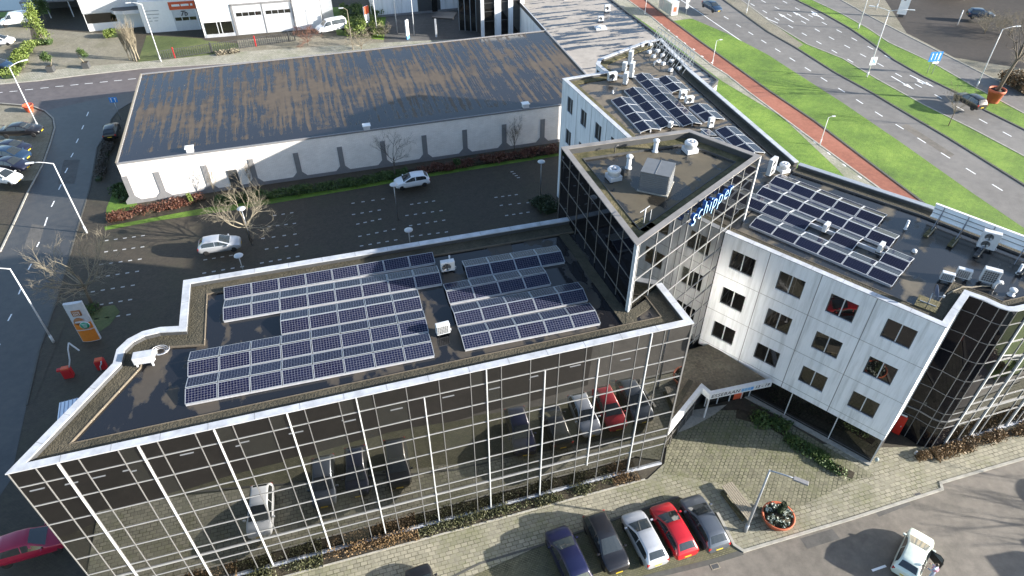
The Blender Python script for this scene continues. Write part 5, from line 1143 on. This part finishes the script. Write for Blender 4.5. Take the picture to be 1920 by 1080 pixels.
def bare_tree(loc,h,label,seed,twig='twig',bark='bark',tr=.14,trunk=.35,spread=.75,depth=4,limbs=6,up=.18,group=None,name='bare_tree',kids=(3,4),reach=.42):
    rg=random.Random(seed); r=thing(name,label,'tree',loc,0,group); m=MB(); t=h*trunk; lean=V(rg.gauss(0,.05),rg.gauss(0,.05),1)
    m.tube([V(0,0,-.05),lean*t*.5,lean*t,lean*t+V(0,0,h*.2)],[tr*1.25,tr,tr*.85,tr*.4],8); m.build('trunk',bark,r); c=MB()
    for k in range(limbs):
        a=2*math.pi*k/limbs+rg.uniform(-.4,.4); z=t*rg.uniform(.8,1.15); d=unit(V(math.cos(a)*spread,math.sin(a)*spread,rg.uniform(.35,1.)))
        branches(c,lean*z,d,h*reach*rg.uniform(.8,1.15),tr*.45,depth-1,rg,up,.6,0,3,kids)
    branches(c,lean*t,V(0,0,1),h*reach,tr*.6,depth-1,rg,up,.6,0,3,kids)
    c.build('crown',twig,r); return r
def leafquad(mb,p,s,rg,mi=0):
    n=unit(V(rg.gauss(0,1),rg.gauss(0,1),rg.gauss(.6,.8))); a=n.orthogonal().normalized(); a=Matrix.Rotation(rg.uniform(0,6.28),3,n)@a; b=n.cross(a); s1=s*rg.uniform(.6,1.3); s2=s1*rg.uniform(.5,.8)
    mb.add([p-a*s1,p-b*s2,p+a*s1,p+b*s2],[[0,1,2,3]],mi)
def hedge(pts,w,h,mat,label,seed,n=700,s=.09,name='hedge',ragged=.25,cat='hedge',z0=0.,stems=None):
    rg=random.Random(seed); L=[flat(p,0) for p in pts]; r=thing(name,label,cat,(L[0].x,L[0].y,z0),0,None,True); m=MB(); seg=[(b-a).length for a,b in zip(L[:-1],L[1:])]; T=sum(seg)
    cl=[(rg.uniform(0,T),rg.uniform(-.5,.5),rg.uniform(.5,1.1)) for _ in range(int(T*2.2)+2)]
    for _ in range(int(n*T)):
        c=rg.choice(cl); x=min(T-.02,max(.02,c[0]+rg.gauss(0,.35))); i=0
        while x>seg[i] and i<len(seg)-1: x-=seg[i]; i+=1
        d=unit(L[i+1]-L[i]); nn=V(-d.y,d.x,0); y=(c[1]*.7+rg.gauss(0,.25))*w; y=max(-w*.62,min(w*.62,y)); z=h*min(1.15,max(.03,c[2]*(1-abs(rg.gauss(0,.28)))))*(1-ragged*abs(y/w))
        leafquad(m,L[i]+d*x+nn*y+V(0,0,z0+z),s,rg)
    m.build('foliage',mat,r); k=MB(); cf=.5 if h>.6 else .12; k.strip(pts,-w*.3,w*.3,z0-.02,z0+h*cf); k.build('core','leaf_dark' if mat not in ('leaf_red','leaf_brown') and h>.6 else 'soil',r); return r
def leafy_tree(loc,h,label,seed,mat='leaf_lime',cr=1.5,trunks=3,n=2600,s=.13,name='leafy_tree',z0f=.15):
    rg=random.Random(seed); r=thing(name,label,'tree',loc); m=MB(); c=MB(); cl=[]
    for k in range(trunks):
        a=rg.uniform(0,6.28); q=V(math.cos(a)*.2,math.sin(a)*.2,0); e=q+V(rg.gauss(0,.35),rg.gauss(0,.35),h*.85); m.tube([q,(q+e)/2+V(rg.gauss(0,.1),rg.gauss(0,.1),0),e],[.09,.06,.02],6); 
    m.build('trunk','twig_pale',r)
    for k in range(26): z=rg.uniform(z0f,1.); rr=cr*math.sin(min(1,(1-z)*1.5+.15)*math.pi/2); a=rg.uniform(0,6.28); u=rg.uniform(.2,1); cl.append(V(math.cos(a)*rr*u,math.sin(a)*rr*u,z*h))
    for _ in range(n): q=rg.choice(cl); leafquad(c,q+V(rg.gauss(0,.3),rg.gauss(0,.3),rg.gauss(0,.3))*(cr/1.5),s,rg)
    c.build('crown',mat,r); return r
bare_tree(G(172,571),7.,'pale bare tree between the street lamp and the pylon sign',3,'twig_pale','bark',.15,.3,1.1,4,12,.1,kids=(3,5),reach=.48)
bare_tree(G(471,452),6.2,'bare tree with twiggy crown behind the lone silver hatchback',5,'twig_pale','bark',.13,.32,1.1,4,10,.1,kids=(3,5),reach=.48)
bare_tree(G(741,336),5.6,'thin dark bare tree in front of the hall wall beside the white hatchback',8,'twig_dark','twig_dark',.08,.4,.8,4,5,.2)
bare_tree(G(965,287),5.0,'narrow upright bare tree against the hall wall near the rear wing',11,'twig_dark','twig_dark',.06,.2,.3,4,6,.5,name='bare_sapling',reach=.35)
bare_tree(G(404,368),4.2,'left one of two spindly saplings at the lit hall wall',13,'twig','twig',.05,.25,.35,3,5,.4,name='bare_sapling')
bare_tree(G(474,352),4.0,'right one of two spindly saplings near the hall door',17,'twig','twig',.05,.25,.35,3,5,.4,name='bare_sapling')
bare_tree(G(1778,236),5.4,'slender bare young tree on the avenue median beside the black car',19,'twig','bark',.06,.35,.5,4,5,.35,name='bare_sapling')
q=G(1860,191); bare_tree((q.x,q.y,1.75),10.,'tall dark bare tree growing out of the giant pot',23,'twig_dark','bark',.22,.45,.7,4,5,.2,kids=(2,3))
q=G(1455,977); hedge([q+V(.05,.2,.7),q+V(.3,.35,.7)],.4,1.25,'leaf_dark','dark upright conifer growing in the round flower planter',29,2600,.06,'conifer',.3,'shrub',.68)
rg=random.Random(31); r=thing('flower_planting','white winter flowers ringed around the conifer in the round planter','flowers',(q.x,q.y,.69)); gm=MB()
for k in range(46):
    m=MB()
    a=rg.uniform(0,6.28); u=math.sqrt(rg.uniform(.12,1.))*.93; c=V(u*math.cos(a),u*math.sin(a),.06)
    for _ in range(16): leafquad(m,c+V(rg.gauss(0,.05),rg.gauss(0,.05),rg.uniform(.0,.1)),.045,rg)
    for _ in range(22): leafquad(gm,c+V(rg.gauss(0,.1),rg.gauss(0,.1),rg.uniform(-.04,.04)),.055,rg)
    m.build('flower','flower_white',r)
gm.build('leaves','leaf_dark',r)
for i,(u,v,l) in enumerate(((243,112,'leftmost of the four tan bare poplars in the yard'),(250,114,'second of the four tan bare poplars in the yard'),(256,115,'third of the four tan bare poplars, thickest'),(261,111,'rightmost of the four tan bare poplars in the yard'))): bare_tree(G(u,v),8.6+.5*i,l,41+i,'twig_pale','twig_pale',.1,.12,.1,3,12,1.1,'tan bare poplars',name='bare_poplar',reach=.3)
for i,(u,v,h,l) in enumerate(((578,84,3.6,'reddish bare shrub beside the fence end'),(678,92,3.8,'tan bare multi-stemmed tree at the far hall roof edge'),(718,70,2.8,'greenish bare shrub below the flagpoles'))): bare_tree(G(u,v),h,l,51+i,'twig_red' if i==0 else 'twig_pale','bark',.08,.12,1.1,5,9,.1,name='bare_shrub',reach=.5)
for i,(u,v,h,l) in enumerate(((1846,62,4.,'tan bare shrub, left of the pair behind the giant pot tree'),(1893,66,4.5,'tan bare shrub, right of the pair behind the giant pot tree'),(1930,130,4.,'straw-coloured shrub at the right edge behind the giant pot'))): bare_tree(G(u,v),h,l,61+i,'twig_pale' if i!=1 else 'twig','bark',.08,.1,1.2,5,10,.1,name='bare_shrub',reach=.55)
r=thing('shade_truck','unseen white box truck added beyond the right edge to shade the street','truck',(43.8,20.6,.01),100); MB().box((-.6,0,2.0),(5.2,2.3,2.5)).build('box','white_paint',r,.04); MB().box((2.9,0,1.35),(1.7,2.1,1.9)).build('cab','white_metal',r,.15); MB().box((3.78,0,1.75),(.03,1.8,.7)).build('windscreen','car_glass',r)  # unseen truck, added to cast the angular shadow on the street
for x in (-2.2,2.6):
    for s in (1,-1): MB().lathe([(.25,-.12),(.45,-.12),(.45,.12),(.25,.12)],(x,s*.95,.45),18,axis=(0,s,0)).build('wheel','tyre',r)
bare_tree((53.,24.,0),8.,'bare tree beyond the right edge behind the round pot',73,'twig','bark',.2,.3,.9,4,7,.15)
leafy_tree(G(82,78),6.,'pale yellow-green tree beside the white panel van',81,'leaf_lime',1.6)
leafy_tree(G(89,42),4.2,'small dark green tree before the carport',83,'leaf_green',1.4,1,1500,.13,z0f=.45)
for i,(u,v,l) in enumerate(((97,134,'left clipped ball tree in a dark square planter'),(163,127,'right clipped ball tree in a dark square planter'))):
    q=G(u,v); r=thing('planter_box',l.replace('clipped ball tree in a','').replace('  ',' ').strip()+' under a ball tree','plant pot',q,10,'square planters'); MB().box((0,0,.45),(1.,1.,.9)).build('box','dark_grey',r,.02); MB().box((0,0,.86),(.86,.86,.1)).build('earth','soil',r)
    leafy_tree((q.x,q.y,.85),2.0,l,91+i,'leaf_green',.8,1,1500,.09,'ball_tree',.55)
hp_=lambda *l:[G(u,v) for u,v in l]
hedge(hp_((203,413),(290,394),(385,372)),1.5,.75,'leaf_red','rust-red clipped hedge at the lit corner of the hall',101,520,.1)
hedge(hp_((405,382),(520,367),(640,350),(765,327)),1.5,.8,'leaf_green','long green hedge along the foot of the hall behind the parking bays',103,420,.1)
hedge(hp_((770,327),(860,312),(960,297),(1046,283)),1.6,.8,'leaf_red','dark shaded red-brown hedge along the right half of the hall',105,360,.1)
hedge(hp_((355,380),(361,378)),1.0,1.,'leaf_lime','bright lime shrub between the red and green hedges',107,1500,.09,'shrub',.3,'shrub')
hedge(hp_((853,313),(862,311)),1.0,1.,'leaf_green','small green shrub halfway along the dark hedge',109,1300,.09,'shrub',.3,'shrub')
hedge(hp_((1010,375),(1035,400)),2.2,.9,'leaf_dark','dark green ground shrubs at the foot of the tower',111,600,.12,'shrub',.3,'shrub')
hedge(hp_((222,350),(236,378)),2.,.6,'leaf_green','green shrub patch at the left end of the hall',113,500,.11,'shrub',.3,'shrub')
hedge(hp_((185,340),(215,240)),1.0,.7,'twig_dark','dark leafless hedge between the pavement and the hall end',115,260,.12)
hedge(hp_((18,148),(38,118),(62,82)),2.2,1.2,'leaf_lime','long yellow-green hedge running diagonally beside the yard',117,330,.14)
hedge(hp_((-30,142),(28,139)),1.5,1.1,'leaf_green','dark green hedge end at the left edge of the upper street',119,300,.14)
hedge(hp_((66,84),(98,82)),1.6,.7,'leaf_green','low green ivy patch under the yellow-green tree',121,420,.14,'shrub',.3,'shrub')
hedge(hp_((199,70),(234,67)),1.6,1.3,'leaf_lime','clipped block hedge in front of the white street office',123,500,.12,ragged=.05)
hedge(hp_((650,62),(690,60),(716,56)),6.,2.2,'leaf_lime','large sunlit green ivy bush between garage hall and flagpoles',125,800,.16,'shrub',.2,'shrub')
hedge(hp_((640,30),(720,24)),5,1.5,'leaf_green','dark green bush behind the ivy at the top edge',127,350,.18,'shrub',.2,'shrub')
hedge(hp_((392,67),(440,62)),1.3,.8,'leaf_brown','low scrubby bed under the garage hall windows',129,350,.12,'shrub',.3,'shrub')
hedge(hp_((405,103),(450,97)),1.2,.6,'twig_pale','pile of cut branches behind the bar fence',131,250,.12,'brush_pile',.3,'brush')
hedge(hp_((1885,150),(1935,180)),3.,2.2,'leaf_brown','straw-brown grass clump behind the giant pot tree',133,500,.16,'ornamental_grass',.3,'shrub')
hedge(hp_((145,597),(188,572)),1.6,.35,'leaf_green','mossy green tuft around the foot of the pale bare tree',135,300,.09,'ground_cover',.3,'plants')
# planting along the glass front and the forecourt
segs=[(1,7.5,'leaf_brown','brown withered plants at the left end of the glass front bed',.3),(7.5,13,'leaf_moss','green ground plants left of the brown shrub in the glass front bed',.3),(13,19.5,'leaf_brown','rusty brown shrub row in the middle of the glass front bed',.55),(19.5,28,'leaf_moss','mossy green ground plants in the glass front bed before the cars',.28),(28,34,'leaf_moss','dark green low plants at the right half of the glass front bed',.3),(34,36,'leaf_brown','small brown tuft at the right end of the glass front bed',.3)]
for i,(s0,s1,mt,l,h) in enumerate(segs): hedge([ff(s0,.55),ff(s1,.55)],.85,h*.85,mt,l,151+i,260,.065,'bed_planting',.3,'plants',.06)
hedge(hp_((1380,776),(1440,792),(1475,812)),1.7,.4,'leaf_green','dark green shrubs in the shaded bed by the entrance',161,260,.1,'bed_planting',.3,'plants',.05)
hedge(hp_((1470,822),(1520,850),(1565,876),(1600,893)),1.1,.35,'leaf_green','green bed of low plants along the recessed ground floor of the white wing',163,420,.09,'bed_planting',.3,'plants',.05)
def rf(s,d): n=V(ds.y,-ds.x,0); return curve[-1]+ds*s+n*d
hedge([rf(-1.6,.75),rf(1.2,.7),rf(6,.7),rf(12,.7)],.95,.4,'leaf_brown','brown leafless bed plants along the right glass front',165,420,.08,'bed_planting',.3,'plants',.05)
hedge(hp_((1716,859),(1740,856)),.7,.4,'leaf_brown','tuft of brown plants beside the red door corner',167,700,.08,'bed_planting',.3,'plants',.05)
sheet('lawn',[V(43.5,31.9,0),V(60,37,0),V(66,30,0),V(52,18,0),V(46,23,0)],.07,'grass')
hedge([V(44.6,31.4,0),V(46.2,29.,0)],1.4,.8,'leaf_brown','brown hedge mirrored in the right glass front',169,350,.12)
r=thing('bench','white bench mirrored in the right glass front','bench',(46.3,31.3,.07),30); MB().box((0,0,.45),(2.4,.5,.08)).build('seat','white_paint',r); MB().box((0,.25,.75),(2.4,.08,.35)).build('backrest','white_paint',r)
for x in (-1,1): MB().box((x,0,.2),(.08,.45,.42)).build('leg','white_metal',r)
q=G(1636,866); r=thing('globe_light','small pale green globe light at the corner of the white wing','globe light',q+V(0.1,-.15,0)); MB().lathe([(.02,0),(.03,.3),(.12,.36),(.16,.5),(.12,.64),(0,.68)],(0,0,0),16).build('globe','bus_glass',r)
q=G(1716,851); r=thing('garden_stone','white stone ornament in the bed beside the red door','stone',q); MB().lathe([(.1,0),(.13,.1),(.08,.22),(.1,.3),(0,.4)],(0,0,0),10).build('stone','white_metal',r)
# things beyond the right edge and at the top right
ob=bld('shade_block','unseen plain block added beyond the right edge to shade the yard',(130,158,0)); MB().prism([V(119,140,0),V(142,134,0),V(148,172,0),V(124,178,0)],0,13).build('wall','mid_grey',ob)  # unseen block, added to cast shade over the top right yard
for k in range(4): MB().box((118.9+.02*k,150,2.2+k*3),(.3,14,1.4),-9).build('window_band','window_glass',ob)
q=G(1790,-12); pv=bld('low_pavilion','low dark many-sided pavilion roof at the top right edge',tuple(q),'pavilion'); MB().prism([q+V(6*math.cos(R(a)),4.5*math.sin(R(a)),0) for a in range(0,360,45)],2.6,3.1).build('roof','dark_grey',pv); MB().prism([q+V(5.2*math.cos(R(a)),3.8*math.sin(R(a)),0) for a in range(0,360,45)],0,2.6).build('wall','window_glass',pv)
car('parked_car','dark blue car on the shaded yard beside the slim white post',G(1836,34,.6),-12,'suv','paint_petrol')
# ------------------------------------------------------------------ person at the open car door
def skin_body(nodes,edges,name,mat,par,sub=2):
    me=bpy.data.meshes.new(name); me.from_pydata([n[0] for n in nodes],edges,[]); o=bpy.data.objects.new(name,me); COL.objects.link(o); o.parent=par; me.materials.append(MATS[mat])
    sk=o.modifiers.new('skin','SKIN'); 
    if not me.skin_vertices: me.skin_vertices.new()
    for i,n in enumerate(nodes): rr=n[1]; me.skin_vertices[0].data[i].radius=rr if hasattr(rr,'__len__') else (rr,rr)
    me.skin_vertices[0].data[0].use_root=True
    su=o.modifiers.new('subsurf','SUBSURF'); su.levels=su.render_levels=sub; bpy.context.view_layer.update()
    m2=bpy.data.meshes.new_from_object(o.evaluated_get(bpy.context.evaluated_depsgraph_get())); o.modifiers.clear(); o.data=m2
    for p in m2.polygons: p.use_smooth=True
    return o
pr=thing('person','person in grey-blue and pink jacket standing at the open door of the mint car','person',(27.35,22.45,.01),120)
# x forward (towards the car), y left
N=[((0,0,.95),(.16,.12)),((0.02,0,1.15),(.17,.11)),((.05,0,1.36),(.19,.12)),((.07,0,1.47),(.1,.08)),((.08,0,1.53),.055),
   ((0,.1,.9),.1),((.02,.11,.5),.07),((0,.11,.1),.05),((.16,.12,.05),.045),((0,-.1,.9),.1),((-.04,-.11,.5),.07),((-.08,-.11,.1),.05),((.08,-.12,.05),.045),
   ((.06,.2,1.42),.06),((.12,.27,1.16),.05),((.34,.24,1.08),.04),((.06,-.2,1.42),.06),((.14,-.28,1.17),.05),((.36,-.2,1.12),.04)]
E_=[(0,1),(1,2),(2,3),(3,4),(0,5),(5,6),(6,7),(7,8),(0,9),(9,10),(10,11),(11,12),(2,13),(13,14),(14,15),(2,16),(16,17),(17,18)]
skin_body(N,E_,'body','cloth_grey',pr)
hb=MB(); hb.lathe([(.02,-.13),(.06,-.115),(.075,-.06),(.092,0),(.095,.05),(.075,.1),(.03,.125),(0,.128)],(.1,0,1.66),16); hb.lathe([(.0,-.02),(.016,-.01),(.012,.02),(0,.03)],(.195,0,1.65),8); 
for s in (1,-1): hb.lathe([(.0,-.03),(.014,-.02),(.014,.02),(0,.03)],(.1,s*.095,1.655),8)
hb.build('head','skin',pr); m=MB()
for s in (1,-1): m.lathe([(0,-.01),(.01,0),(0,.01)],(.185,s*.033,1.672),8)
m.build('eye','black',pr)
m=MB(); m.lathe([(.1,.0),(.104,.05),(.085,.105),(.035,.135),(0,.138)],(.088,0,1.66),16); m.lathe([(.07,-.1),(.09,-.05),(.1,.0)],(.07,0,1.67),16); m.build('hair','hair',pr)
m=MB(); m.lathe([(.19,-.12),(.2,0),(.185,.1)],(.04,0,1.27),20); m.build('scarf_panel','cloth_pink',pr)
for s,q in ((1,V(.36,.24,1.07)),(-1,V(.38,-.2,1.11))):
    d=V(.95,-.15*s,-.2).normalized(); nodes=[(tuple(q),.032),(tuple(q+d*.05),(.04,.02)),(tuple(q+d*.09),(.042,.018))]; ed=[(0,1),(1,2)]
    for k,(y,l) in enumerate(((-.032,.06),(-.011,.075),(.011,.07),(.032,.055))):
        b0=len(nodes); yy=V(0,y,0); nodes+=[(tuple(q+d*.1+yy),.0095),(tuple(q+d*(.1+l*.5)+yy+V(0,0,-.008)),.009),(tuple(q+d*(.1+l*.9)+yy+V(0,0,-.028)),.008)]; ed+=[(2,b0),(b0,b0+1),(b0+1,b0+2)]
    b0=len(nodes); nodes+=[(tuple(q+d*.05+V(0,-.04*s,.0)),.011),(tuple(q+d*.09+V(0,-.06*s,-.01)),.01)]; ed+=[(1,b0),(b0,b0+1)]
    skin_body(nodes,ed,'hand','skin',pr,1)
# ------------------------------------------------------------------ light, sky, camera
w=bpy.data.worlds.new('World'); scene.world=w; w.use_nodes=True; nt_=w.node_tree; bg=nt_.nodes['Background']
sky=nt_.nodes.new('ShaderNodeTexSky'); sky.sky_type='NISHITA'; sky.sun_disc=False
SAZ=-9.2; SEL=17.0   # bearing of the sun from +X, elevation
sky.sun_elevation=R(SEL); sky.sun_rotation=R(90-SAZ); sky.air_density=1.; sky.dust_density=1.; sky.ozone_density=1.2
nt_.links.new(sky.outputs[0],bg.inputs[0]); bg.inputs[1].default_value=.1
sd_=bpy.data.lights.new('sun','SUN'); sd_.energy=5.; sd_.angle=R(.53); sd_.color=(1.,.935,.83)
so=bpy.data.objects.new('sun',sd_); COL.objects.link(so); dvec=V(math.cos(R(SEL))*math.cos(R(SAZ)),math.cos(R(SEL))*math.sin(R(SAZ)),math.sin(R(SEL)))
so.rotation_euler=dvec.to_track_quat('Z','Y').to_euler(); so.location=dvec*100
scene.cycles.blur_glossy=.2
cd=bpy.data.cameras.new('camera'); cam=bpy.data.objects.new('camera',cd); COL.objects.link(cam); cam.location=(0,0,CAMH); cam.rotation_euler=(math.pi/2-PITCH,0,0)
cd.sensor_width=36; cd.lens=36*FOC/1920; cd.clip_end=5000; cd.clip_start=.5; scene.camera=cam
scene.view_settings.view_transform='Standard'; scene.view_settings.look='None'; scene.view_settings.exposure=1.7; scene.view_settings.gamma=1
for o in bpy.data.objects:
    if '_w' in o.keys(): del o['_w']
